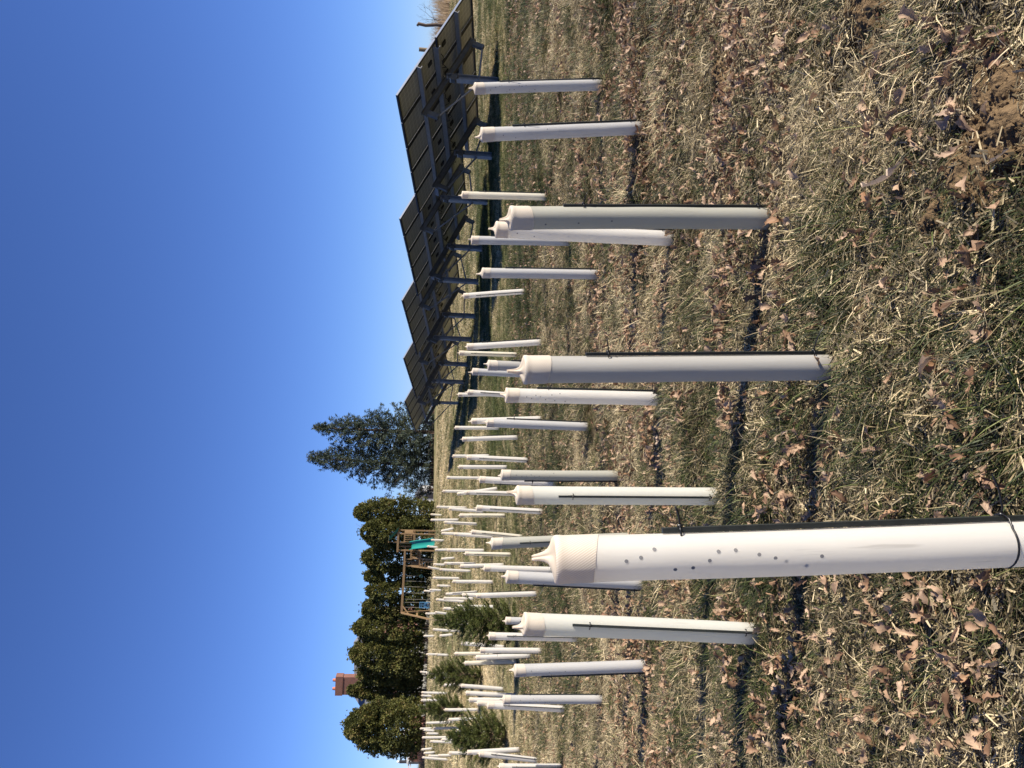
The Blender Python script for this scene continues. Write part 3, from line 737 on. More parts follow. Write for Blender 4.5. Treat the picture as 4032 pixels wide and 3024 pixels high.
TUBES = [
(2.838, 7.26, 0.987, -0.117, 0, 'R'),
(2.009, 5.913, 1.021, -0.125, 0, 'R'),
(2.728, 11.298, 1.022, -0.044, 0, 'R'),
(0.834, 3.566, 1.037, -0.067, 0, 'R'),
(1.033, 5.191, 1.004, -0.013, 0, 'R'),
(1.809, 9.727, 1.016, -0.047, 0, 'R'),
(1.184, 8.1, 1.007, -0.046, 0, 'R'),
(1.747, 14.658, 0.96, -0.129, 0, 'M'),
(0.693, 12.475, 0.998, -0.111, 0, 'R'),
(0.634, 16.82, 1.021, -0.019, 0, 'M'),
(0.19, 7.983, 0.999, -0.008, 0, 'R'),
(0.158, 11.67, 0.975, 0.0, 0, 'N'),
(0.122, 2.937, 1.01, -0.054, 0, 'R'),
(-0.059, 5.633, 0.964, -0.02, 0, 'R'),
(-0.221, 14.875, 1.003, 0.023, 0, 'M'),
(-0.255, 19.923, 0.994, -0.061, 0, 'M'),
(-0.569, 13.251, 1.013, -0.07, 0, 'M'),
(-0.463, 9.11, 0.98, 0.001, 0, 'R'),
(-1.26, 22.27, 1.033, -0.035, 0, 'N'),
(-1.181, 17.395, 1.007, -0.07, 0, 'R'),
(-2.371, 25.662, 0.975, -0.048, 0, 'R'),
(-1.536, 15.907, 1.026, 0.014, 0, 'M'),
(-2.144, 20.177, 1.02, -0.028, 0, 'R'),
(-0.871, 7.737, 0.97, -0.027, 0, 'L'),
(-1.512, 12.119, 1.011, 0.013, 0, 'L'),
(-3.364, 27.761, 1.001, -0.021, 0, 'N'),
(-0.602, 4.442, 0.994, -0.024, 0, 'M'),
(-4.122, 29.755, 0.998, -0.021, 0, 'N'),
(-3.103, 23.199, 0.983, -0.168, 0, 'N'),
(-2.568, 18.355, 1.001, -0.002, 0, 'M'),
(-5.186, 32.482, 1.026, 0.011, 0, 'N'),
(-4.355, 26.605, 0.977, 0.053, 0, 'N'),
(-2.333, 14.406, 1.027, 0.027, 0, 'M'),
(-7.411, 43.681, 1.055, 0.025, 1, 'N'),
(-6.099, 34.862, 1.014, -0.034, 0, 'N'),
(-3.547, 21.089, 1.005, -0.016, 0, 'M'),
(-5.236, 29.127, 0.989, 0.027, 0, 'M'),
(-6.748, 36.275, 1.001, -0.245, 1, 'N'),
(-5.69, 29.494, 1.067, -0.0, 0, 'N'),
(-4.72, 24.112, 0.989, 0.043, 0, 'N'),
(-3.443, 17.641, 0.965, 0.076, 0, 'M'),
(-7.953, 39.445, 1.05, 0.006, 1, 'N'),
(-9.357, 44.393, 1.02, 0.085, 1, 'N'),
(-7.153, 33.627, 0.98, -0.037, 0, 'N'),
(-5.661, 26.556, 1.023, -0.012, 0, 'N'),
(-1.402, 7.266, 1.096, -0.063, 0, 'M'),
(-4.34, 19.924, 0.959, 0.001, 0, 'M'),
(-8.018, 35.883, 0.971, -0.107, 1, 'N'),
(-8.9, 38.294, 0.925, 0.01, 1, 'N'),
(-6.89, 29.896, 0.982, -0.005, 0, 'M'),
(-5.008, 21.642, 0.973, -0.042, 0, 'L'),
(-3.06, 12.926, 1.023, 0.012, 0, 'L'),
(-9.757, 40.989, 1.094, 0.138, 1, 'N'),
(-7.678, 32.015, 1.017, 0.031, 0, 'N'),
(-8.606, 34.509, 0.965, 0.004, 0, 'N'),
(-6.122, 24.193, 1.023, -0.008, 0, 'N'),
(-9.513, 36.68, 1.021, 0.019, 1, 'N'),
(-11.708, 43.98, 1.028, 0.005, 1, 'N'),
(-10.442, 39.437, 1.026, 0.013, 1, 'N'),
(-1.666, 6.602, 0.986, 0.03, 0, 'L'),
(-7.896, 29.674, 0.993, -0.086, 0, 'M'),
(-5.537, 20.54, 1.012, -0.01, 0, 'N'),
(-4.172, 15.612, 1.007, -0.044, 0, 'R'),
(-8.607, 31.32, 0.984, 0.0, 0, 'N'),
(-9.33, 33.477, 1.001, 0.052, 0, 'N'),
(-6.683, 23.453, 1.0, -0.004, 0, 'N'),
(-8.978, 31.18, 0.998, -0.002, 0, 'N'),
(-7.891, 27.229, 0.946, 0.026, 0, 'N'),
(-12.391, 42.111, 0.998, -0.033, 1, 'N'),
(-11.033, 37.461, 1.008, 0.106, 1, 'N'),
(-8.972, 29.678, 0.984, -0.03, 0, 'N'),
(-9.921, 32.224, 0.99, 0.035, 0, 'N'),
(-10.814, 34.17, 0.979, 0.051, 0, 'N'),
(-13.891, 43.053, 1.003, -0.03, 1, 'N'),
(-11.57, 36.07, 0.997, -0.108, 1, 'N'),
(-7.217, 21.453, 0.993, 0.081, 0, 'N'),
(-1.181, 3.734, 0.97, 0.031, 0, 'M'),
(-3.44, 11.35, 0.859, 0.004, 0, 'M'),
(-3.508, 10.834, 1.04, 0.01, 0, 'M'),
(-8.162, 23.717, 1.023, -0.025, 0, 'N'),
(-5.138, 15.093, 0.999, -0.008, 0, 'L'),
(-5.76, 16.625, 0.972, -0.047, 0, 'L'),
(-6.738, 18.996, 1.035, -0.048, 0, 'L'),
(-14.192, 41.034, 1.0, -0.029, 1, 'N'),
(-12.926, 37.261, 1.001, 0.044, 1, 'N'),
(-2.404, 6.698, 0.971, -0.047, 0, 'L'),
(-16.839, 45.617, 1.002, 0.045, 1, 'N'),
(-15.22, 41.016, 1.005, 0.045, 1, 'N'),
(-12.662, 33.976, 1.012, 0.015, 0, 'N'),
(-12.728, 33.979, 1.01, -0.041, 0, 'N'),
(-13.49, 36.414, 1.003, 0.078, 1, 'N'),
(-11.622, 30.254, 1.0, -0.025, 0, 'N'),
(-8.43, 21.614, 0.973, 0.075, 0, 'L'),
(-14.946, 37.805, 0.988, 0.02, 0, 'N'),
(-17.373, 43.543, 1.001, 0.048, 1, 'N'),
(-15.27, 37.857, 1.0, -0.024, 0, 'N'),
(-7.491, 18.804, 1.011, 0.043, 0, 'L'),
(-7.128, 17.611, 1.0, 0.011, 0, 'N'),
(-3.716, 9.218, 0.989, 0.006, 0, 'R'),
(-6.26, 15.286, 1.033, 0.01, 0, 'N'),
(-5.136, 12.355, 1.036, 0.052, 0, 'M'),
(-12.005, 28.844, 1.023, -0.007, 0, 'N'),
(-11.589, 27.139, 1.001, -0.048, 0, 'N'),
(-15.384, 35.604, 0.997, -0.033, 0, 'N'),
(-19.304, 43.895, 1.056, -0.029, 1, 'N'),
(-14.411, 32.797, 1.002, -0.002, 0, 'N'),
(-18.472, 41.712, 0.957, 0.033, 1, 'N'),
(-17.915, 40.111, 1.0, 0.003, 1, 'N'),
(-16.799, 37.232, 0.985, -0.014, 0, 'N'),
(-13.48, 29.676, 1.001, 0.004, 0, 'N'),
(-15.444, 33.734, 0.999, 0.036, 0, 'N'),
(-11.833, 26.662, 0.85, 0.023, 0, 'N'),
(-20.109, 43.234, 0.994, -0.129, 1, 'N'),
(-19.466, 41.408, 0.994, -0.082, 1, 'N'),
(-18.69, 39.366, 1.0, 0.006, 1, 'N'),
(-17.051, 35.969, 0.995, -0.024, 1, 'N'),
(-17.684, 36.87, 1.001, 0.085, 0, 'N'),
(-12.619, 26.719, 0.999, 0.024, 0, 'N'),
(-8.473, 18.138, 0.998, -0.051, 0, 'L'),
(-7.478, 15.532, 0.984, 0.118, 0, 'M'),
(-6.242, 12.737, 0.85, 0.017, 0, 'M')]
LABELS = {
 0: "white tube with dotted vent holes in front of the nearest solar table's thick first post",
 1: "greyish tube with one long tie tail, beside the nearest solar table's second post",
 2: "slim cream tube standing in front of the second solar table's first post",
 3: "tall grey tube with wide peach cap, overlapping a leaning bluish tube",
 4: "bluish white leaning tube half hidden by the tall grey peach-capped tube",
 5: "smaller bluish tube just behind the leaning one, before the second solar table's far post",
 6: "blue-white tube with splayed tie tails in front of the third solar table's first post",
 7: "slim tilted tube with stake line between the third solar table's two posts",
 8: "white tube with obliquely cut foot in front of the fourth solar table's posts",
 9: "thin cream tube beside the oblique-footed tube before the fourth solar table",
 10: "grey-capped tube mostly hidden behind the second nearest tall tube",
 11: "pale tube half hidden beside the grey-capped tube, behind the second nearest tube",
 12: "second nearest tube, tall and grey with pleated peach cap and scuffed foot",
 13: "stout white tube with many vent holes next to the second nearest tube",
 14: "small leaning tube rising above the cap of the stout vented tube",
 15: "distant tube crossing behind the small leaning tube above the stout vented one",
 16: "cream tube with dark centre stake, crossing behind a slanting blue-grey tube",
 17: "slanting blue-grey tube that overlaps a cream tube with centre stake",
 18: "small clean white tube against the panel shadow, next to the slanting blue-grey tube",
 19: "white tube on dry grass just outside the panel shadow, past the blue-grey pair",
 20: "distant white tube partly hidden by a nearer one at the panel shadow's last third",
 21: "white tube with front stake hiding a distant tube's foot at the panel shadow",
 22: "plain white tube standing alone where the panel shadow narrows to its tip",
 23: "grey tube with vent holes and two tie tails pointing toward the nearest tube",
 24: "white tube with dark stake line, half behind the grey tube with two tie tails",
 25: "distant thin tube above the white stake-lined tube at the shadow's tip",
 26: "greenish white tube with black stake down its front, between nearest and grey vented tubes",
 27: "very thin distant tube on green turf, above the greenish white front-staked tube",
 28: "loosely tilted white tube crossing others above the greenish front-staked tube",
 29: "upright white tube rising right behind the greenish front-staked tube's cap",
 30: "farther white tube of an overlapping pair before the hedge's dark end",
 31: "nearer white tube of an overlapping pair before the hedge's dark end",
 32: "white tube with two tie tails, lowest one before the hedge's dark end",
 33: "short white tube against the dark hedge foot, beside the playset slide",
 34: "slim tall tube whose top reaches the dark hedge foot beside the slide",
 35: "cream tube with centred stake, standing below the slim tube beside the slide",
 36: "thin dark-lined cream tube on the rise under the slide's outer side",
 37: "short strongly slanted tube on the rise in front of the slide",
 38: "farther white tube of the pair in line with the slide",
 39: "nearer white tube of the pair in line with the slide",
 40: "bent-looking cream tube leaning below the slide, with an upper tie tail",
 41: "short tube that hides the lower lip of the green slide",
 42: "short blue-white tube beside the slide's shaded underside",
 43: "farther tube of the stacked pair between slide and playset ladder",
 44: "nearer tube of the stacked pair between slide and playset ladder",
 45: "grey-green tube with stake, rising behind the nearest tube's cap",
 46: "cream tube with stake between the playset ladder and the nearest tube's cap",
 47: "short slanted tube on the slope under the playset ladder",
 48: "short tube touching the foot of the playset ladder",
 49: "white tube with strap and stake, overlapping a short one under the ladder",
 50: "white tube with side stake under the ladder, overlapping a taller nearer tube",
 51: "tall white tube whose foot is hidden by the nearest tube's cap",
 52: "short leaning tube in the dark hedge gap beside the ladder",
 53: "slim tube in front of the short leaning one beside the ladder",
 54: "bright white tube below the trapeze ring of the swing beam",
 55: "slim cream tube on the slope below the bright white tube under the swing beam",
 56: "short tube with dark strap on the slope under the swing beam",
 57: "rear short tube of the pair under the middle of the swing beam",
 58: "front short tube of the pair under the middle of the swing beam",
 59: "bluish grey tube with stake, mostly covered by the nearest tube's cap",
 60: "thin slanting tube crossing behind two others near the largest young spruce",
 61: "cream-capped tube half hidden behind a white one near the largest young spruce",
 62: "white tube with side stake right beside the largest young spruce's branches",
 63: "wide white tube on the slope below the blue swing seat",
 64: "slim tube alongside the wide white one below the blue swing seat",
 65: "white tube rising directly behind the largest young spruce's upper boughs, nearer the playset",
 66: "farther of two crossing tubes behind the largest young spruce's upper boughs",
 67: "nearer of two crossing tubes behind the largest young spruce's upper boughs",
 68: "upper short tube at the foot of the swing frame's end legs",
 69: "lower short tube at the foot of the swing frame's end legs",
 70: "pale tube seen through the largest young spruce's leader twigs",
 71: "white tube just past the leader twigs of the largest young spruce",
 72: "white tube with strap between the swing frame legs and the young spruces",
 73: "thin short tube against the low white wall beyond the swing frame",
 74: "fat short tube just below the thin one at the low white wall",
 75: "cream tube leaning into the outer lower boughs of the largest young spruce",
 76: "tall greenish tube with looped tie and front stake before the largest young spruce",
 77: "bluish tube peeping from behind the tall greenish tube with looped tie",
 78: "white tube with front stake against the outer boughs of the largest young spruce",
 79: "slim cream tube standing against the second young spruce's middle",
 80: "largest white staked tube of four in front of the second young spruce",
 81: "slanted white tube with tie tails, beside the largest of four by the second spruce",
 82: "outermost cream tube of four in front of the second young spruce",
 83: "thin short tube at the white wall above the second young spruce's tip",
 84: "short bluish tube touching the second young spruce's tip",
 85: "long grey-white tube with tie tails, standing alone below the second young spruce",
 86: "topmost short tube of the knot behind the second young spruce",
 87: "second short tube of the knot behind the second young spruce",
 88: "rear long tube of the knot behind the second young spruce",
 89: "front long tube of the knot behind the second young spruce",
 90: "short tube half hidden by the second young spruce's flank",
 91: "white tube upright between the second and third young spruces",
 92: "white tube leaning over its neighbour between the second and third young spruces",
 93: "wide white tube above the third young spruce's tip",
 94: "short tube of the trio at the third young spruce's tip",
 95: "tube sunk in the third young spruce's upper boughs",
 96: "white tube with tie rising behind the vented pale tube's cap",
 97: "slim tube half covered by the vented pale tube below the third young spruce",
 98: "vented pale tube with dotted holes, standing below the third young spruce",
 99: "cream tube squeezed between the vented pale tube and a white staked one",
 100: "white staked tube alongside the vented pale tube below the third young spruce",
 101: "white tube in front of the third young spruce's foliage",
 102: "slightly slanted tube between the third and fourth young spruces",
 103: "tapering white tube on the crest just past the third young spruce",
 104: "short tube against the big hedge tree's dark foot",
 105: "longer tube below the short ones at the big hedge tree's foot",
 106: "short stake-striped tube at the big hedge tree's foot",
 107: "short cream tube clear of the hedge, before the big hedge tree",
 108: "thin long tube at the end of the big hedge tree",
 109: "tube tip rising above the fourth young spruce's leader",
 110: "bluish tube beside the fourth young spruce's leader, under the hedge's end",
 111: "tube glimpsed through the fourth young spruce's upper boughs",
 112: "short slanted tube before the brick porch wall, nearer the hedge",
 113: "short stake-striped tube before the brick porch, second from the hedge",
 114: "short cream tube before the porch corner, upper of two in line",
 115: "short cream tube before the porch corner, lower of two in line",
 116: "long slanted tube below the porch corner's dark post",
 117: "tube buried in the fourth young spruce's side boughs",
 118: "slanted staked tube in front of the fourth young spruce",
 119: "leaning white tube nearest the fourth young spruce's outer side",
 120: "white tube at the very edge of the picture beyond the fourth young spruce",
}
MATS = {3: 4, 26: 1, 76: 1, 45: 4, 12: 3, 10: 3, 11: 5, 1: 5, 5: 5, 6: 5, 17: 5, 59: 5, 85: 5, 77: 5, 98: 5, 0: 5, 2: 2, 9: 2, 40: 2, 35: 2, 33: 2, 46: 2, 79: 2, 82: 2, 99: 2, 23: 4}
HOLED = {0: 12, 3: 3, 4: 4, 13: 12, 23: 9, 98: 9, 85: 3, 1: 4}
for i, (x, y, zs, lean, short, stake) in enumerate(TUBES):
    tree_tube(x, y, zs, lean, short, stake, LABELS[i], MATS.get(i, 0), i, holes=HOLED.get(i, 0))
# the nearest tube leans out of the picture's bottom edge
A_top = Vector((-.397, 1.778, 1.296)); A_dir = Vector((-.0736, .0769, .9943)).normalized()
A_base = A_top - A_dir*1.30
tree_tube(A_base.x, A_base.y, 1.30/TH, 0, 0, 'R', "nearest and largest white tube, with black stake, peach netting cap and scattered vent holes", 0, 200,
          z=A_base.z, dirv=A_dir, holes=13, ties=(.775, .20))

# ------------------------------------------------------------------ solar tables
STEEL = pbr("galvanised_steel", (.25, .25, .255), .5, metal=.35, var=.18, vscale=9, bump=.05, bscale=30)
STEEL_D = pbr("weathered_steel", (.13, .125, .115), .6, metal=.4, var=.25, vscale=6)
ALU = pbr("panel_aluminium", (.36, .37, .38), .35, metal=.75)
ALU_SHADE = pbr("shade_painted_aluminium", (.035, .034, .033), .6, metal=.3)  # frame aluminium with the shade of its underside put into the colour
BLACKBOX = pbr("black_plastic", (.012, .012, .012), .5)
def laminate_material():
    m, n, out = new_mat("solar_laminate")
    uv = n.nodes.new("ShaderNodeTexCoord")
    sp = n.nodes.new("ShaderNodeSeparateXYZ"); n.links.new(uv.outputs["UV"], sp.inputs[0])
    def lines(idx, cells, wd):
        a = n.nodes.new("ShaderNodeMath"); a.operation = 'MULTIPLY'; a.inputs[1].default_value = cells; n.links.new(sp.outputs[idx], a.inputs[0])
        f = n.nodes.new("ShaderNodeMath"); f.operation = 'FRACT'; n.links.new(a.outputs[0], f.inputs[0])
        d = n.nodes.new("ShaderNodeMath"); d.operation = 'SUBTRACT'; d.inputs[1].default_value = .5; n.links.new(f.outputs[0], d.inputs[0])
        ab = n.nodes.new("ShaderNodeMath"); ab.operation = 'ABSOLUTE'; n.links.new(d.outputs[0], ab.inputs[0])
        g = n.nodes.new("ShaderNodeMath"); g.operation = 'GREATER_THAN'; g.inputs[1].default_value = .5 - wd; n.links.new(ab.outputs[0], g.inputs[0]); return g.outputs[0]
    mx_ = n.nodes.new("ShaderNodeMath"); mx_.operation = 'MAXIMUM'; n.links.new(lines(0, 6, .03), mx_.inputs[0]); n.links.new(lines(1, 12, .03), mx_.inputs[1])
    geo = n.nodes.new("ShaderNodeNewGeometry")
    back = mix(n, mx_.outputs[0], (.27, .27, .265), (.58, .57, .55))
    front = mix(n, mx_.outputs[0], (.012, .014, .035), (.25, .25, .27))
    # the back sheet is the laminate's lower side
    nz = n.nodes.new("ShaderNodeUVMap")
    at = n.nodes.new("ShaderNodeAttribute"); at.attribute_name = "Col"
    c = mix(n, at.outputs["Fac"], front, back)
    b = n.nodes.new("ShaderNodeBsdfPrincipled"); b.inputs["Roughness"].default_value = .35; n.links.new(c, b.inputs["Base Color"])
    n.links.new(b.outputs[0], out.inputs[0]); return m
LAM = laminate_material()
PW, PL = 1.01, 1.935
def laminate_mesh():
    a, b, t = (PW-.05)/2, (PL-.05)/2, .004
    V = [(-a, -b, -t), (a, -b, -t), (a, b, -t), (-a, b, -t), (-a, -b, t), (a, -b, t), (a, b, t), (-a, b, t)]
    F = [(3, 2, 1, 0), (4, 5, 6, 7)]
    me = mesh_np("laminate", V, F, LAM, col=np.array([[1, 1, 1]]*4 + [[0, 0, 0]]*4))
    ul = me.uv_layers.new(name="UVMap")
    for lp in me.loops:
        v = V[lp.vertex_index]; ul.data[lp.index].uv = ((v[0]+a)/(2*a), (v[1]+b)/(2*b))
    return me
LAM_ME = laminate_mesh()
def pframe_mesh():
    mb = MB(); a, b = (PW-.02)/2, (PL-.02)/2
    for s in (-1, 1):
        mb.box((s*(a-.004), 0, -.008), (.008, 2*b, .042))
    k = len(mb.F)
    for s in (-1, 1): mb.box((0, s*(b-.004), -.008), (2*a-.017, .008, .042))  # short sides get the painted shade colour too
    for s in (-1, 1):                                   # back lip, widened and coloured dark to paint the shaded seams
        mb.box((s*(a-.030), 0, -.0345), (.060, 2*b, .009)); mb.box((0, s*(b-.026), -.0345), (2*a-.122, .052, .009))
    return mesh_np("panel_frame", mb.V, mb.F, None, mats=[ALU, ALU_SHADE], midx=[0]*k + [1]*(len(mb.F)-k))
PF_ME = pframe_mesh()
JB_ME = MB().box((0, 0, 0), (.12, .16, .03)).mesh("junction_box", BLACKBOX)
T0 = Vector((6.763, 18.990, 2.689)); TSTEP = Vector((-1.957, 4.868, .020))
yaw, al, tl = .368445, -.108936, .451105
TD = Vector((-math.sin(yaw)*math.cos(al), math.cos(yaw)*math.cos(al), math.sin(al)))
TPv = TD.cross(Vector((0, 0, 1))).normalized(); TN = TPv.cross(TD)
TS = (math.cos(tl)*TPv - math.sin(tl)*TN).normalized(); TU = TS.cross(TD).normalized()
if TU.z < 0: TU = -TU
SL = 3.92
POSTS = [(1.22, 4.34), (1.34, 4.33), (1.43, 4.51), (1.5, 4.5), (1.44, 4.7)]
ORD = ["nearest solar table, tallest in the row, its cell backs and black junction boxes plainly seen", "second solar table from the camera, behind the nearest one",
       "third solar table, middle one of the row", "fourth solar table, next to last before the blue spruces", "farthest solar table, its end in front of the blue spruces"]
def solar_table(k):
    O = T0 + TSTEP*k
    mid = O + TD*2.5 + TS*1.96
    root = empty("solar_table", (mid.x, mid.y, gz(mid.x, mid.y)))
    tag(root, ORD[k], "solar panels", "tilted solar tables standing in one row")
    off = -root.location
    def L(i, s, n_=0.0): return O + TD*i + TS*s + TU*n_ + off
    rot = Matrix((TD, TS, TU)).transposed()          # columns
    if rot.determinant() < 0: rot = Matrix((TD, -TS, TU)).transposed()
    q = rot.to_quaternion()
    for r_ in range(2):
        for c in range(5):
            p = obj("solar_panel", LAM_ME, root, loc=L((c+.5)*PW, (r_+.5)*PL + r_*.05)); p.rotation_mode = 'QUATERNION'; p.rotation_quaternion = q
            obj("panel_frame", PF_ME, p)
            jb = obj("junction_box", JB_ME, p, loc=(0, (1 if rot.col[1].dot(TS) < 0 else -1)*(.62 if r_ == 0 else -.62)*-1, -.022))
    for s, wd, ht, e0, e1 in ((.98, .065, .12, .0, 5.35), (1.80, .10, .15, .12, 5.2), (2.94, .065, .12, .0, 5.45)):
        mb = MB(); z_ = -.030
        a, b = L(e0, s, z_-ht/2), L(e1, s, z_-ht/2)
        mb.bar(a, b, .012, ht, TU)
        mb.bar(L(e0, s+wd/2+.006, z_-.006), L(e1, s+wd/2+.006, z_-.006), wd, .012, TU); mb.bar(L(e0, s+wd/2+.006, z_-ht+.006), L(e1, s+wd/2+.006, z_-ht+.006), wd, .012, TU)
        obj("purlin", mb.mesh("purlin", STEEL), root)
    for j, i in enumerate(POSTS[k]):
        zr = -.215
        mb = MB(); mb.bar(L(i, .62, zr-.07), L(i, 3.4, zr-.07), .014, .15, TU)
        for e in (0, -.14): mb.bar(L(i, .62, zr+e), L(i, 3.4, zr+e), .12, .012, TU)
        obj("rafter", mb.mesh("rafter", STEEL_D), root)
        foot = L(i, 1.96, -.30); gx, gy = foot.x - off.x, foot.y - off.y
        zg = gz(gx, gy) - .3 + off.z
        top = foot + Vector((0, 0, .06)); base = Vector((foot.x, foot.y, zg))
        last = (k == 4 and j == 1)
        mb = MB()
        if last:
            mb.tube([base, top], .085, 14); mb.tube([base + (top-base)*.72, base + (top-base)*.75], .11, 14)
        else:
            side = Vector((TPv.x, TPv.y, 0)).normalized(); dd = Vector((TD.x, TD.y, 0)).normalized()
            for s_ in (-1, 1): mb.bar(base + side*s_*.078, top + side*s_*.078, .15, .012, side)
            mb.bar(base, top, .010, .144, side)
        obj("post", mb.mesh("post", STEEL), root)
        if last:
            obj("junction_cabinet", MB().box(top + Vector((0, 0, .02)), (.34, .30, .30)).mesh("junction_cabinet", STEEL_D), root)
        zb = base + Vector((0, 0, .3 + .42))
        for s in (.72, 3.25):
            st = MB(); st.bar(L(i, s, -.35), L(i, s, -.66), .13, .10, TD)
            obj("bracket", st.mesh("bracket", STEEL_D), root)
            e_ = L(i, s, -.63)
            m2 = MB(); m2.tube([e_, zb + Vector((0, 0, .0 if s < 1 else .1))], .026, 8); obj("strut", m2.mesh("strut", STEEL), root)
        m2 = MB(); m2.bar(L(i, 1.99, -.35), L(i, 1.99, -.52), .16, .14, TD); obj("post_head", m2.mesh("post_head", STEEL_D), root)
    rs = np.random.RandomState(70+k)
    for j in range(7):                                  # leads sagging along the middle purlin
        i0 = .3 + j*.66; pts = []
        for u_ in np.linspace(0, 1, 12):
            pts.append(L(i0 + u_*.7, 1.86 + .05*math.sin(u_*9+j), -.06 - rs.uniform(.16, .3)*math.sin(math.pi*u_) - .02*math.sin(u_*14)))
        m2 = MB(); m2.tube(pts, .010, 5); obj("cable", m2.mesh("cable", BLACKBOX), root)
for k in range(5): solar_table(k)
# ------------------------------------------------------------------ vegetation
def foliage_material(name, stops, trans=.25):
    m, n, out = new_mat(name)
    at = n.nodes.new("ShaderNodeAttribute"); at.attribute_name = "Col"
    sep = n.nodes.new("ShaderNodeSeparateColor"); n.links.new(at.outputs["Color"], sep.inputs[0])
    c = ramp(n, sep.outputs[0], stops)
    d = n.nodes.new("ShaderNodeBsdfPrincipled"); d.inputs["Roughness"].default_value = .6; d.inputs["Specular IOR Level"].default_value = .25
    n.links.new(c, d.inputs["Base Color"])
    t = n.nodes.new("ShaderNodeBsdfTranslucent"); n.links.new(c, t.inputs[0])
    mx = n.nodes.new("ShaderNodeMixShader"); mx.inputs[0].default_value = trans
    n.links.new(d.outputs[0], mx.inputs[1]); n.links.new(t.outputs[0], mx.inputs[2]); n.links.new(mx.outputs[0], out.inputs[0])
    return m
CEDAR = foliage_material("arborvitae_sprays", [(0, (.030, .035, .012)), (.42, (.085, .092, .026)), (.72, (.155, .155, .042)), (1, (.22, .17, .07))])
SPRUCE = foliage_material("blue_spruce_needles", [(0, (.026, .038, .025)), (.5, (.062, .082, .058)), (.8, (.095, .112, .07)), (1, (.14, .125, .06))])
YOUNG = foliage_material("young_spruce_needles", [(0, (.035, .048, .013)), (.55, (.085, .105, .028)), (1, (.17, .18, .055))])
BARK = pbr("bark", (.115, .085, .065), .9, var=.4, vscale=5, bump=.8, bscale=18, stretch=(3, 3, .6))
BARKG = pbr("grey_bark", (.17, .145, .125), .9, var=.35, vscale=4, bump=.6, bscale=18)
TWIG = pbr("reddish_twig", (.19, .115, .085), .85, var=.3)

def clumps(rs, P, size, dirs=None, k=4, spread_=.9, tone=None, narrow=.36):
    """k pointed leaf sprays at each point of P -> V, F, C"""
    n = len(P); V = np.zeros((n*k*4, 3)); C = np.zeros((n*k*4, 3))
    if dirs is None: dirs = rs.normal(0, 1, (n, 3))
    D = np.repeat(dirs, k, 0) + rs.normal(0, spread_, (n*k, 3)); D /= np.linalg.norm(D, axis=1)[:, None] + 1e-9
    S = np.cross(D, rs.normal(0, 1, (n*k, 3))); S /= np.linalg.norm(S, axis=1)[:, None] + 1e-9
    L = np.repeat(np.broadcast_to(size, n), k)*rs.uniform(.6, 1.3, n*k)
    B = np.repeat(P, k, 0)
    V[0::4] = B; V[1::4] = B + D*(L*.45)[:, None] + S*(L*narrow)[:, None]; V[2::4] = B + D*L[:, None]; V[3::4] = B + D*(L*.55)[:, None] - S*(L*narrow)[:, None]
    t = np.repeat(rs.rand(n) if tone is None else tone, k) + rs.normal(0, .10, n*k)
    C[:, 0] = np.repeat(np.clip(t, 0, 1), 4)
    F = np.arange(n*k*4).reshape(-1, 4)
    return V, F, C

def arborvitae(x, y, top, hw, seed, label, brown=.0):
    rs = np.random.RandomState(seed); g = gz(x, y); H_ = top - g
    t = empty("arborvitae", (x, y, g)); tag(t, label, "hedge tree", "arborvitae trees of the tall hedge")
    hw = hw*1.17; N = int(4300*H_*hw/6*max(1, hw)**.8)
    z0 = .10 if seed < 104 else .34; u_ = rs.rand(N)**.85; z = z0 + (H_ - z0)*u_*(1 + .05*vnoise(rs.rand(N)*0 + seed, u_*3))
    prof = np.minimum(1, (1 - ((z - z0)/(H_ - z0))**4.0)**.62)*np.clip(.80 + (z - z0)/1.5, 0, 1)
    a = rs.uniform(0, 2*math.pi, N)
    lump_ = 1 + .24*vnoise(a*1.9 + seed, z*1.1) + .15*vnoise(a*4 + seed, z*2.6 + 5)
    rr_ = hw*prof*lump_*np.sqrt(rs.uniform(.3, 1.12, N))
    P = np.stack([rr_*np.cos(a), rr_*np.sin(a)*.95, z], 1)
    up_ = rs.rand(N) < .05; P[up_, 2] += rs.uniform(0, .38, up_.sum()); P[up_, :2] *= rs.uniform(.7, 1.16, (up_.sum(), 1))
    keep = (vnoise(P[:, 0]*2.1 + seed*3, P[:, 2]*1.7) + .5*vnoise(P[:, 1]*3, P[:, 2]*3 + seed)) > -.62
    P = P[keep]; a = a[keep]
    dirs = np.stack([np.cos(a)*.8, np.sin(a)*.8, np.full(len(a), .75)], 1)
    tone = .45 + .36*vnoise(a*3 + seed, P[:, 2]*2.2) + rs.normal(0, .12, len(P)) + brown*(rs.rand(len(P)) < .2)
    V, F, C = clumps(rs, P, .155, dirs, 5, .85, tone, .27)
    obj("crown", mesh_np("crown", V, F, CEDAR, col=C), t)
    mb = MB()
    for j in range(2 + seed % 2):
        px, py = rs.uniform(-.2, .2, 2)*hw; mb.tube([(px, py, -.2), (px*1.5, py, .8), (px*2, py*2, H_*.55)], [.07, .06, .02], 7)
    obj("trunk", mb.mesh("trunk", BARK, True), t)
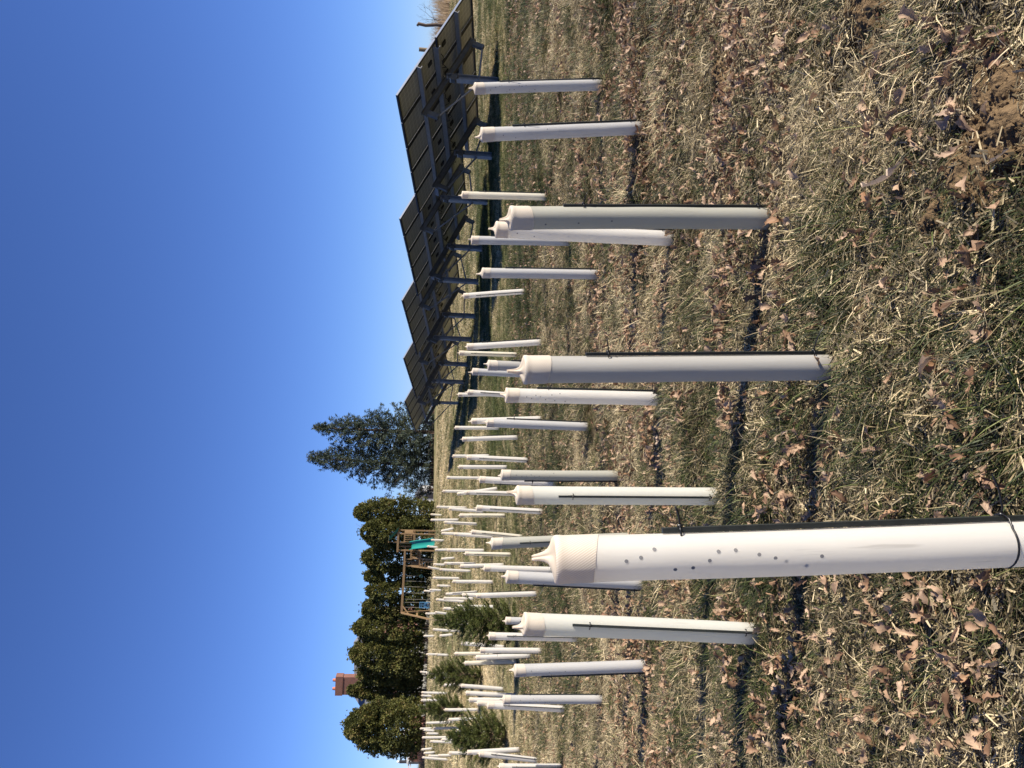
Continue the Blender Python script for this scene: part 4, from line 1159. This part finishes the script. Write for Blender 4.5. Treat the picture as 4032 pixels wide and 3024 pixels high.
HEDGE = [(-10.44, 62, 7.0, .96, "pointed dark hedge tree at the hedge end next to the blue spruces"),
 (-11.81, 61, 6.31, 1.08, "round-topped hedge tree behind the playset's roof"),
 (-13.97, 62, 6.17, 1.06, "hedge tree behind the playset's ladder deck, second from the roof"),
 (-15.55, 62.5, 6.08, .74, "narrow hedge tree behind the start of the swing beam"),
 (-16.45, 61.5, 5.85, .70, "low narrow hedge tree over the middle of the swing beam"),
 (-17.93, 62, 6.19, .90, "hedge tree behind the blue swing seat"),
 (-19.45, 62, 6.62, 1.06, "hedge tree just beyond the swing frame's end legs"),
 (-21.45, 62, 6.78, 1.30, "broad hedge tree in front of the slate roof ridge"),
 (-23.2, 62.5, 6.35, .80, "slim hedge tree in front of the chimney's near side"),
 (-24.7, 63, 7.05, .78, "pointed hedge tree standing in front of the brick chimney"),
 (-26.3, 60, 6.9, 1.55, "widest hedge tree, bulging, at the hedge end beside the porch")]
for i, (x, y, tp, hw, lb) in enumerate(HEDGE): arborvitae(x, y, tp, hw, 100+i, lb, brown=.25 if i in (0, 9, 10) else .12)

def blue_spruce(x, y, H_, rad, seed, label, topoff):
    rs = np.random.RandomState(seed); g = gz(x, y); t = empty("blue_spruce", (x, y, g)); tag(t, label, "spruce", "tall blue spruces beyond the crest")
    mb = MB(); mb.tube([(0, 0, -.3), (.05, 0, H_*.3), (topoff*.6, 0, H_*.7), (topoff, 0, H_)], [.19, .15, .08, .015], 9)
    obj("trunk", mb.mesh("trunk", BARK, True), t)
    br = MB(); PP = []; DD = []; TT = []
    z = .55
    while z < H_*.99:
        q = z/H_; Rr = rad*(1 - q)**.86*(.85 if q < .12 else 1) + .12
        nb = 4 + (q < .75)*1
        a0 = rs.uniform(0, 6.28)
        for j in range(nb):
            a = a0 + 2*math.pi*j/nb + rs.normal(0, .25); Lb = Rr*rs.uniform(.62, 1.15)
            cx = topoff*q; dz = .12 - .30*(1-q) + .5*q
            pts = []
            for s in np.linspace(0, 1, 6):
                pts.append((cx + math.cos(a)*Lb*s, math.sin(a)*Lb*s, z + Lb*(dz*s + .18*s*s) + .0))
            br.tube(pts, list(np.linspace(.035, .008, 6)*(1.2-q)), 4, cap=False)
            m_ = int(5 + 11*Lb)
            tb = rs.rand()
            for _ in range(m_):
                s = rs.uniform(.12, 1.0)**.8; sw = (1 - s*.55)*.22*Lb
                ox = rs.normal(0, sw*.6); p0 = np.array([cx + math.cos(a)*Lb*s - math.sin(a)*ox, math.sin(a)*Lb*s + math.cos(a)*ox, z + Lb*(dz*s + .18*s*s) - abs(rs.normal(0, .24))])
                PP.append(p0); DD.append((math.cos(a)*.8, math.sin(a)*.8, -.35 + .5*rs.rand())); TT.append(.25 + .45*tb + rs.normal(0, .12))
        z += rs.uniform(.24, .40)
    obj("branches", br.mesh("branches", BARK), t)
    V, F, C = clumps(rs, np.array(PP), .30, np.array(DD), 7, .75, np.clip(np.array(TT), 0, 1), .092)
    obj("crown", mesh_np("crown", V, F, SPRUCE, col=C), t)
blue_spruce(-4.76, 72, 11.0, 3.2, 5, "blue spruce with bare trunk showing, next to the farthest solar table", .1)
blue_spruce(-7.75, 72, 11.6, 3.7, 6, "taller blue spruce next to the hedge's dark end", .4)

def young_spruce(x, y, H_, rad, seed, label, leader=.25):
    rs = np.random.RandomState(seed); g = gz(x, y); t = empty("young_spruce", (x, y, g)); tag(t, label, "young spruce", "young spruces among the tree tubes")
    mb = MB(); mb.tube([(0, 0, -.05), (0, 0, H_*.6), (.01, 0, H_ + leader)], [.03, .018, .005], 6); obj("trunk", mb.mesh("trunk", BARK, True), t)
    br = MB(); Vs = []; Fs = []; Cs = []; PP = []; DD = []; TT = []
    z = .06
    while z < H_ + leader*.5:
        q = z/H_; Rr = rad*max(.06, (1 - min(q, .99)**1.5)**.8)*min(1, .72 + q)
        for j in range(6):
            a = rs.uniform(0, 6.28); Lb = Rr*rs.uniform(.65, 1.18); up_ = rs.uniform(.15, .6) + .5*q
            tb = rs.rand()
            pts = [(math.cos(a)*Lb*s, math.sin(a)*Lb*s, z + Lb*up_*s) for s in (0, .5, 1)]
            br.tube(pts, [.008, .006, .003], 4, cap=False)
            for s in np.arange(.15, 1.01, .042/max(Lb, .1)):
                for side in (-1, 0, 1):
                    if side and s > .97: continue
                    tl_ = .12*(1 - s*.5) if side else .07
                    da = a + side*rs.uniform(.5, 1.0); d3 = np.array([math.cos(da), math.sin(da), up_ + rs.normal(0, .25)])
                    b0 = np.array([math.cos(a)*Lb*s, math.sin(a)*Lb*s, z + Lb*up_*s])
                    for w_ in (.3, .9):
                        PP.append(b0 + d3*tl_*w_); DD.append(d3); TT.append(.2 + .5*tb + rs.normal(0, .14) + .2*s)
        z += rs.uniform(.045, .085)*(H_/1.7)
    obj("branches", br.mesh("branches", TWIG), t)
    n_ = len(PP); sel = rs.permutation(n_)[:9500]
    V, F, C = clumps(rs, np.array(PP)[sel], .062, np.array(DD)[sel], 4, .55, np.clip(np.array(TT)[sel], 0, 1), .10)
    obj("crown", mesh_np("crown", V, F, YOUNG, col=C), t)
young_spruce(-5.60, 18.48, 1.62, .68, 31, "largest young spruce with long open leader twigs, behind the tube with looped tie", .5)
young_spruce(-10.35, 27.84, 1.75, .70, 32, "second young spruce, dense and dark, with a ragged pointed tip", .2)
young_spruce(-13.48, 32.48, 1.65, .66, 33, "third young spruce, thinner and yellowish, standing below the hedge gap", .2)
young_spruce(-9.30, 20.64, 1.40, .74, 34, "fourth young spruce, bushy, closest to the porch side of the slope", .25)

def bare_tree(x, y, H_, seed, label, mat, lean=0.0, depth=6, r0_=.11, spread_=.55):
    rs = np.random.RandomState(seed); g = gz(x, y); t = empty("bare_tree", (x, y, g)); tag(t, label, "bare tree")
    tr = MB(); lim = MB()
    def grow(p, d, L, r_, k):
        pts = [p]; q = p.copy(); dd = d.copy()
        for i in range(4):
            dd = (dd + Vector(rs.normal(0, .10, 3))).normalized(); q = q + dd*(L/4); pts.append(q.copy())
        (tr if k == depth else lim).tube(pts, list(np.linspace(r_, r_*.66, 5)), 6 if k > 3 else 3, cap=False)
        if k <= 0: return
        for _ in range(2 + (rs.rand() < .5)):
            nd = (dd + Vector(rs.normal(0, spread_, 3)) + Vector((0, 0, .22))).normalized()
            grow(pts[rs.randint(2, 5)], nd, L*rs.uniform(.62, .86), r_*.6, k-1)
    grow(Vector((0, 0, -.3)), Vector((lean, 0, 1)).normalized(), H_*.3, r0_, depth)
    obj("trunk", tr.mesh("trunk", mat, True), t); obj("crown", lim.mesh("crown", mat), t)
bare_tree(-10.2, 76, 6.5, 51, "leafless dark tree with crooked limbs between spruce and hedge", BARK, -.35, 6, .15, .6)
bare_tree(-13.9, 78, 9.6, 52, "pale leafless tree whose twigs rise above the hedge behind the playset", BARKG, 0, 7, .10, .42)
bare_tree(-8.6, 80, 8.0, 53, "leafless grey tree seen through the taller blue spruce", BARKG, .1, 7, .10, .5)
bare_tree(30.5, 66, 3.6, 54, "small leafless tree with drooping twig above the dry brush", BARKG, -.3, 5, .05, .6)

def thicket(name, x0, x1, y0, y1, n_, h0, h1, mat, seed, label):
    rs = np.random.RandomState(seed); mb = MB()
    for i in range(n_):
        x, y = rs.uniform(x0, x1), rs.uniform(y0, y1); z = gz(x, y); h = rs.uniform(h0, h1)*(.75 + .35*vnoise(x*.8, y*.5)); dx, dy = rs.normal(0, .16, 2)*h
        b = len(mb.V); w_ = rs.uniform(.012, .03); a = rs.uniform(0, 3.14); sx, sy = math.cos(a)*w_, math.sin(a)*w_
        mb.V += [(x-sx, y-sy, z-.1), (x+sx, y+sy, z-.1), (x+dx*.6+sx*.7, y+dy*.6, z+h*.6), (x+dx*.6-sx*.7, y+dy*.6, z+h*.6), (x+dx, y+dy, z+h)]
        mb.F += [(b, b+1, b+2, b+3), (b+3, b+2, b+4)]
        for _ in range(2):
            q = rs.uniform(.35, .8); p = Vector((x+dx*q, y+dy*q, z+h*q)); e = p + Vector((rs.normal(0, .25)*h, rs.normal(0, .2)*h, h*rs.uniform(.15, .4)))
            b = len(mb.V); mb.V += [tuple(p-Vector((.008, 0, 0))), tuple(p+Vector((.008, 0, 0))), tuple(e)]; mb.F.append((b, b+1, b+2))
    tag(obj(name, mb.mesh(name, mat)), label, kind="stuff")
DRY = pbr("dry_brush", (.36, .26, .16), .9, var=.35, vscale=2)
thicket("dry_brush", 22, 46, 62, 76, 5200, .8, 1.9, DRY, 61, "tall dry brown brush beyond the nearest solar table")
thicket("undergrowth", -10, 8, 70, 80, 2600, .35, .95, TWIG, 62, "reddish leafless undergrowth behind the spruce trunks")
thicket("undergrowth", -33, -16, 61, 64, 1500, .25, .7, TWIG, 63, "brown twigs and weeds along the hedge foot")

# ------------------------------------------------------------------ playset
def plank_mat(name, c): return pbr(name, c, .75, var=.22, vscale=7, bump=.25, bscale=30, stretch=(1, 1, 6))
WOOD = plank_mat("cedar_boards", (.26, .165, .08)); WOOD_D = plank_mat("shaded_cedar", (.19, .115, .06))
SLIDE = pbr("teal_slide_plastic", (.02, .21, .18), .3, spec=.5)
TARP = pbr("dark_green_canvas", (.003, .013, .011), .95, spec=.02)
SEAT = pbr("blue_swing_plastic", (.08, .20, .33), .4)
ROPE = pbr("pale_rope", (.26, .24, .20), .8)
TEAL = pbr("teal_ring_plastic", (.10, .33, .34), .5)
def playset():
    bx, by = -12.0, 57.0; g = gz(bx, by) - .02
    t = empty("playset", (bx, by, g)); tag(t, "wooden playset with green canopy, teal slide, ladder and swing beam before the hedge", "playset")
    def P(x, y, z): return Vector((x - bx, y - by, z - g))
    def beam(nm, a, b, wd=.085, ht=None, mat=WOOD):
        m_ = MB(); m_.bar(P(*a), P(*b), wd, ht); return obj(nm, m_.mesh(nm, mat), t)
    xa, xb, xc = -10.95, -12.12, -13.22            # tower sides, ladder deck end
    ya, yb = 56.3, 57.6
    zt = 3.32
    for x in (xa, xb):
        for y in (ya, yb): beam("post", (x, y, g-.1), (x, y, zt))
    for y in (ya, yb): beam("post", (xc, y, g-.1), (xc, y, 2.84))
    for y in (ya, yb):
        beam("top_rail", (xa+.12, y-.08, zt), (xb-.12, y-.08, zt), .05, .14); beam("top_rail", (xb+.02, y-.08, 2.80), (xc-.08, y-.08, 2.80), .05, .12)
        beam("deck_beam", (xa+.05, y-.08, 2.18), (xb-.05, y-.08, 2.18), .05, .14); beam("deck_beam", (xb+.02, y-.08, 1.70), (xc-.06, y-.08, 1.70), .05, .14)
    for x in (xa, xb, xc): beam("side_rail", (x, ya, zt if x != xc else 2.80), (x, yb, zt if x != xc else 2.80), .05, .12)
    for j in range(8): beam("deck_board", (xa, ya + .06 + j*.17, 2.27), (xb, ya + .06 + j*.17, 2.27), .03, .15, WOOD_D); beam("deck_board", (xb-.06, ya + .06 + j*.17, 1.79), (xc, ya + .06 + j*.17, 1.79), .03, .15, WOOD_D)
    # balustrade of the high deck's first bay, and of the ladder deck
    beam("guard_rail", (xa-.02, ya-.03, 2.86), (xa-.62, ya-.03, 2.86), .04, .09); beam("guard_rail", (xa-.02, ya-.03, 2.36), (xa-.62, ya-.03, 2.36), .04, .09)
    for j in range(4): beam("picket", (xa-.12-j*.14, ya-.065, 2.34), (xa-.12-j*.14, ya-.065, 2.84), .085, .02)
    beam("guard_rail", (xb-.04, ya-.03, 2.36), (xb-.6, ya-.03, 2.36), .04, .09); beam("guard_rail", (xb-.04, ya-.03, 1.88), (xb-.6, ya-.03, 1.88), .04, .09)
    for j in range(4): beam("picket", (xb-.12-j*.14, ya-.065, 1.86), (xb-.12-j*.14, ya-.065, 2.34), .085, .02)
    for j in range(7):
        beam("picket", (xa+.06, ya+.12+j*.17, 2.3), (xa+.06, ya+.12+j*.17, 2.88), .085, .02); beam("picket", (xc-.06, ya+.12+j*.17, 1.82), (xc-.06, ya+.12+j*.17, 2.36), .02, .085)
    beam("opening_stile", (xa-.66, ya-.02, 2.2), (xa-.66, ya-.02, 3.3), .06); beam("opening_stile", (xb-.62, ya-.02, 1.7), (xb-.62, ya-.02, 2.8), .06)
    # gabled canvas roof
    ap = 4.02; xm = (xa+xb)/2
    for s, xe in ((1, xa+.2), (-1, xb-.2)):
        V = [P(xm, ya-.15, ap), P(xm, yb+.15, ap), P(xe, yb+.15, zt+.02), P(xe, ya-.15, zt+.02)]; V2 = [v + Vector((0, 0, -.012)) for v in V]
        F = [(0, 1, 2, 3), (7, 6, 5, 4), (0, 3, 7, 4), (1, 5, 6, 2), (3, 2, 6, 7), (0, 4, 5, 1)]
        obj("canopy", mesh_np("canopy", V+V2, F, TARP), t)
    V = [P(xm, yb+.1, ap-.02), P(xa+.15, yb+.1, zt), P(xb-.15, yb+.1, zt)]
    beam("ridge_pole", (xm, ya-.18, ap-.05), (xm, yb+.18, ap-.05), .06); beam("king_post", (xm, ya-.05, 2.4), (xm, ya-.05, ap), .05)
    # wave slide
    cx0, cx1 = -11.78, -11.0; wv = .26; V = []; F = []
    n_ = 20
    prof = [(-wv-.04, .17), (-wv, .18), (-wv+.02, .03), (0, 0), (wv-.02, .03), (wv, .18), (wv+.04, .17)]
    for i in range(n_+1):
        u_ = i/n_; y = ya - .1 - 2.3*u_; z = 2.32 - 1.60*(u_**1.0) + .10*math.sin(u_*2*math.pi*1.0) + .0
        if u_ > .85: z = max(z, g + .12)
        z = max(z, g + .10); x = cx0 + (cx1 - cx0)*u_
        for dx, dz in prof: V.append(P(x+dx, y, z+dz))
    k = len(prof)
    for i in range(n_):
        for j in range(k-1): F.append((i*k+j, i*k+j+1, (i+1)*k+j+1, (i+1)*k+j))
    me = mesh_np("slide", V, F, SLIDE, True); o = obj("slide", me, t); sd = o.modifiers.new("thick", 'SOLIDIFY'); sd.thickness = .025
    # ladder
    for x in (xb-.50, xc-.02): beam("ladder_rail", (x, ya-.75, g-.05), (x, ya-.05, 2.28), .04, .09, WOOD)
    for j in range(6):
        q = (j+.7)/6.2; y = ya - .75 + .66*q*.8; z = g + (1.85-g)*q + 0
        y = ya - .75 + .70*((z-g)/(2.28-g)); beam("rung", (xb-.52, y, z), (xc, y, z), .05, .05)
    # swing beam with end A-frame
    z1 = 2.86; xe = -16.72; ym = 56.9
    beam("swing_beam", (xc+.1, ym, 2.80), (xe, ym, z1), .10, .16)
    for s in (-1, 1): beam("leg", (xe, ym + .05*s, z1+.02), (xe-.18, ym + 1.15*s, g-.05), .10)
    beam("leg_brace", (xe-.10, ym-.62, 1.75), (xe-.10, ym+.62, 1.75), .05, .10); beam("knee_brace", (xe+.5, ym, z1-.06), (xe-.03, ym-.18, z1-.5), .06)
    beam("knee_brace", (xe+.45, ym-.06, z1-.05), (xe+.02, ym-.06, z1-.42), .06)
    def rope(a, b): m_ = MB(); m_.tube([P(*a), P(*b)], .011, 5); return obj("rope", m_.mesh("rope", ROPE), t)
    for x in (-14.45, -14.85, -15.3, -15.75): rope((x, ym, 2.75), (x-.02, ym, 1.15 if x > -15 else 1.05))
    for x0 in (-14.65, -15.52):
        m_ = MB(); V = []
        pts = [P(x0 + .22*math.cos(a), ym, 1.06 + .10*abs(math.cos(a))) for a in np.linspace(0, math.pi, 9)]
        for a, b in zip(pts[:-1], pts[1:]): m_.bar(a, b, .15, .02, Vector((0, 0, 1)))
        obj("strap_seat", m_.mesh("strap_seat", TARP), t)
    for x in (-15.98, -16.34): rope((x, ym, 2.78), (x, ym, 1.62))
    # blue toddler seat: back with openings, bucket, front bar
    m_ = MB(); c = (-16.16, ym)
    for s in (-1, 1):
        m_.bar(P(c[0]+s*.19, c[1], .74), P(c[0]+s*.19, c[1], 1.60), .06, .05); m_.bar(P(c[0]+s*.19, c[1]-.02, 1.10), P(c[0]+s*.04, c[1]-.02, 1.22), .06, .05); m_.bar(P(c[0]+s*.19, c[1]-.22, 1.06), P(c[0]+s*.19, c[1]+.1, 1.02), .06, .05)
    for z_, h_ in ((.76, .07), (.93, .05), (1.17, .26), (1.44, .05), (1.58, .07)): m_.bar(P(c[0]-.19, c[1]+.01, z_), P(c[0]+.19, c[1]+.01, z_), .05, h_)
    m_.bar(P(c[0], c[1]+.01, .74), P(c[0], c[1]+.01, 1.58), .05, .05)
    obj("toddler_seat", m_.mesh("toddler_seat", SEAT), t)
    rope((-14.08, ym, 2.76), (-14.08, ym, 1.72))
    m_ = MB(); m_.tube([P(-14.08 + .085*math.cos(a), ym, 1.56 + .085*math.sin(a)*1.3 + (.03 if abs(a - math.pi/2) < .1 else 0)) for a in np.linspace(0, 2*math.pi, 17)], .018, 6, cap=False)
    obj("trapeze_ring", m_.mesh("trapeze_ring", TEAL), t)
playset()

# ------------------------------------------------------------------ house, porch, wall, shed, posts
def brick_material():
    m, n, out = new_mat("red_brick")
    tc = n.nodes.new("ShaderNodeTexCoord"); sp = n.nodes.new("ShaderNodeSeparateXYZ"); n.links.new(tc.outputs["Object"], sp.inputs[0])
    ad = n.nodes.new("ShaderNodeMath"); ad.operation = 'ADD'; n.links.new(sp.outputs[0], ad.inputs[0]); n.links.new(sp.outputs[1], ad.inputs[1])
    cb = n.nodes.new("ShaderNodeCombineXYZ"); n.links.new(ad.outputs[0], cb.inputs[0]); n.links.new(sp.outputs[2], cb.inputs[1])
    bt = n.nodes.new("ShaderNodeTexBrick"); n.links.new(cb.outputs[0], bt.inputs[0]); bt.inputs["Scale"].default_value = 1
    bt.inputs["Brick Width"].default_value = .22; bt.inputs["Row Height"].default_value = .075; bt.inputs["Mortar Size"].default_value = .008
    bt.inputs["Color1"].default_value = (.19, .068, .045, 1); bt.inputs["Color2"].default_value = (.13, .05, .036, 1); bt.inputs["Mortar"].default_value = (.24, .17, .14, 1)
    b = n.nodes.new("ShaderNodeBsdfPrincipled"); b.inputs["Roughness"].default_value = .9
    n.links.new(mix(n, .35, bt.outputs["Color"], ramp(n, noise(n, 1.3, 4, .6, tc.outputs["Object"]), [(.3, (.13, .05, .035)), (.7, (.21, .085, .055))])), b.inputs["Base Color"])
    n.links.new(b.outputs[0], out.inputs[0]); return m
BRICK = brick_material()
SLATE = pbr("slate_roof", (.14, .145, .16), .7, var=.3, vscale=3)
WHITE = pbr("white_paint", (.80, .79, .76), .5, var=.04)
GLASSD = pbr("dark_window_glass", (.03, .035, .045), .08, spec=.6)
CLAY = pbr("clay_pot", (.42, .15, .09), .8)
DARKP = pbr("dark_painted_wood", (.05, .048, .055), .5)
def house():
    x0, x1, y0, y1 = -33.2, -24.6, 77.0, 86.0; g = gz(-29, 78) - .5
    t = empty("house", (-29, 80, g)); tag(t, "brick house with slate roof, behind the hedge", "house")
    O = Vector((-29, 80, g)); L = lambda x, y, z: Vector((x, y, z)) - O
    ez = 5.6; rz = 7.7
    mb = MB(); mb.box(L((x0+x1)/2, (y0+y1)/2, (g+ez)/2), (x1-x0, y1-y0, ez-g)); obj("wall", mb.mesh("wall", BRICK), t)
    ym = (y0+y1)/2 - 1
    V = [L(x0-.3, y0-.4, ez), L(x1+.3, y0-.4, ez), L(x1+.3, y1+.4, ez), L(x0-.3, y1+.4, ez), L(x0-.3+1.2, ym, rz), L(x1+.3-2.4, ym, rz+.35)]
    rf = obj("roof", mesh_np("roof", V, [(0, 1, 5, 4), (1, 2, 5), (2, 3, 4, 5), (3, 0, 4), (3, 2, 1, 0)], SLATE), t)
    mb = MB(); mb.box(L(-30.15, 78.4, (g+8.7)/2), (1.72, .9, 8.7-g)); mb.box(L(-30.15, 78.4, 9.06), (1.84, 1.02, .70)); mb.box(L(-30.15, 78.4, 8.73), (1.78, .96, .06))
    ch = obj("chimney", mb.mesh("chimney", BRICK), t)
    for dx in (-.42, .42):
        mb = MB(); mb.tube([L(-30.15+dx, 78.4, 9.41), L(-30.15+dx, 78.4, 9.72)], [.17, .14], 10); obj("chimney_pot", mb.mesh("chimney_pot", CLAY), ch)
    obj("eaves_trim", MB().box(L((x0+x1)/2, y0-.44, ez-.12), (x1-x0+.6, .06, .22)).mesh("eaves_trim", WHITE), t)
    obj("band_trim", MB().box(L(-30.6, y0-.15, 3.27), (3.6, .3, .16)).mesh("band_trim", WHITE), t)
    for (wx, wz, ww, wh) in ((-32.2, 4.55, .95, 1.5), (-30.4, 4.55, .95, 1.5), (-28.6, 4.55, .95, 1.5), (-26.4, 4.55, .95, 1.5), (-32.2, 2.2, 1.1, 1.6), (-30.4, 2.2, 1.1, 1.6), (-28.4, 2.2, 1.1, 1.6), (-26.2, 2.2, 1.1, 1.6)):
        mb = MB()
        for s in (-1, 1): mb.box(L(wx + s*(ww/2), y0-.03, wz), (.09, .08, wh+.09)); mb.box(L(wx, y0-.03, wz + s*wh/2), (ww-.09, .08, .09))
        mb.box(L(wx, y0-.03, wz), (ww-.09, .06, .05))
        f = obj("window", mb.mesh("window", WHITE), t); obj("pane", MB().box(L(wx, y0-.012, wz), (ww-.05, .02, wh-.05)).mesh("pane", GLASSD), f)
house()
def porch():
    cx, cy = -33.7, 70.5; g = gz(cx, cy) - .2
    t = empty("porch", (cx, cy, g)); tag(t, "brick porch with balustraded flat roof, past the hedge's porch end", "porch")
    O = Vector((cx, cy, g)); L = lambda x, y, z: Vector((x, y, z)) - O
    xl, xr, yf, yk = -33.75, -30.5, 70.0, 74.0
    mb = MB()                                        # front wall with an arched opening
    ax, aw, az = -32.75, .40, .95
    mb.box(L((xl+ax-aw)/2, yf+.15, (g+2.0)/2), (ax-aw-xl, .3, 2.0-g)); mb.box(L((ax+aw+xr)/2, yf+.15, (g+2.0)/2), (xr-ax-aw, .3, 2.0-g)); mb.box(L(ax, yf+.15, (az+2.0)/2+.02), (2*aw-.004, .296, 2.0-az))
    mb.box(L(xr-.15, (yf+.3+yk)/2, (g+2.0)/2), (.3, yk-yf-.3, 2.0-g))
    obj("wall", mb.mesh("wall", BRICK), t)
    obj("cornice", MB().box(L((xl+xr)/2, (yf+yk)/2, 2.07), (xr-xl+.3, yk-yf+.3, .13)).mesh("cornice", WHITE), t)
    obj("lower_rail", MB().box(L((xl+xr)/2, yf+.1, 2.24), (xr-xl, .14, .10)).mesh("lower_rail", DARKP), t)
    obj("hand_rail", MB().box(L((xl+xr)/2, yf+.1, 2.68), (xr-xl+.1, .16, .09)).mesh("hand_rail", DARKP), t)
    for j in range(9):
        x = xr - .25 - j*.30; m_ = MB(); m_.tube([L(x, yf+.1, 2.29), L(x, yf+.1, 2.36), L(x, yf+.1, 2.46), L(x, yf+.1, 2.58), L(x, yf+.1, 2.635)], [.055, .09, .10, .06, .055], 8); obj("baluster", m_.mesh("baluster", WHITE, True), t)
    for j in range(10): obj("dentil", MB().box(L(xr - .2 - j*.32, yf-.10, 1.96), (.12, .14, .09)).mesh("dentil", WHITE), t)
    ps = obj("corner_post", MB().box(L(xl-.02, yf+.05, 2.45), (.20, .20, .62)).mesh("corner_post", DARKP), t)
    m_ = MB(); m_.tube([L(xl-.02, yf+.05, 2.76), L(xl-.02, yf+.05, 2.82), L(xl-.02, yf+.05, 2.92), L(xl-.02, yf+.05, 3.0)], [.05, .10, .10, .01], 10); obj("finial", m_.mesh("finial", WHITE, True), ps)
    m_ = MB(); m_.bar(L(xl-.5, yf-.05, 1.95), L(xl+.1, yf-.05, 1.95), .12, .12); m_.bar(L(xl-.45, yf-.05, 1.78), L(xl+.1, yf-.05, 1.78), .09, .09); obj("gutter", m_.mesh("gutter", WHITE), t)
    m_ = MB(); m_.bar(L(xl-.05, yf-.1, g), L(xl-.05, yf-.1, 1.9), .14, .14); obj("corner_column", m_.mesh("corner_column", DARKP), t)
porch()
def low_wall():
    g = gz(-23, 66); t = empty("low_wall", (-23, 66, g)); tag(t, "low white wall seen in gaps beneath the hedge", "wall")
    for x0, x1 in ((-28.0, -26.2), (-26.0, -23.4), (-23.2, -20.6), (-20.4, -18.2)):
        obj("wall_section", MB().box(((x0+x1)/2+23, 0, .42), (x1-x0, .2, 1.1)).mesh("wall_section", WHITE), t)
    for x in (-26.1, -23.3, -20.5): obj("pier", MB().box((x+23, -.02, .46), (.198, .26, 1.2)).mesh("pier", BRICK), t)
low_wall()
def shed():
    x, y = -13.3, 92; g = gz(x, y); t = empty("shed", (x, y, g)); tag(t, "small white gabled shed glimpsed past the crooked bare tree", "shed")
    obj("wall", MB().box((0, 0, .95), (1.9, 2.2, 2.2)).mesh("wall", WHITE), t)
    V = [(-1.1, -1.3, 2.05), (1.1, -1.3, 2.05), (0, -1.3, 2.75), (-1.1, 1.3, 2.05), (1.1, 1.3, 2.05), (0, 1.3, 2.75)]
    obj("roof", mesh_np("roof", V, [(0, 1, 2), (3, 5, 4), (0, 2, 5, 3), (1, 4, 5, 2), (0, 3, 4, 1)], SLATE), t)
    obj("door", MB().box((.1, -1.12, .75), (.7, .04, 1.5)).mesh("door", DARKP), t)
shed()
def poles():
    t = MB(); z = gz(26.9, 60); x, y = 26.9, 60
    t.tube([(0, 0, -.4), (.02, 0, 1.2), (-.10, 0, 2.0), (-.02, 0, 2.55), (-.18, 0, 2.62)], [.15, .13, .12, .13, .10], 9)
    o = obj("dead_trunk", t.mesh("dead_trunk", BARK, True), None, (x, y, z)); tag(o, "crooked dead trunk with hooked top, rising behind the nearest solar table", "dead tree")
    z = gz(24.95, 60); m_ = MB(); m_.tube([(0, 0, -.4), (0, 0, 3.46-z)], [.16, .15], 14); o = obj("timber_post", m_.mesh("timber_post", plank_mat("old_timber", (.20, .15, .09)), False), None, (24.95, 60, z))
    tag(o, "thick round timber post rising behind the nearest solar table", "post")
poles()
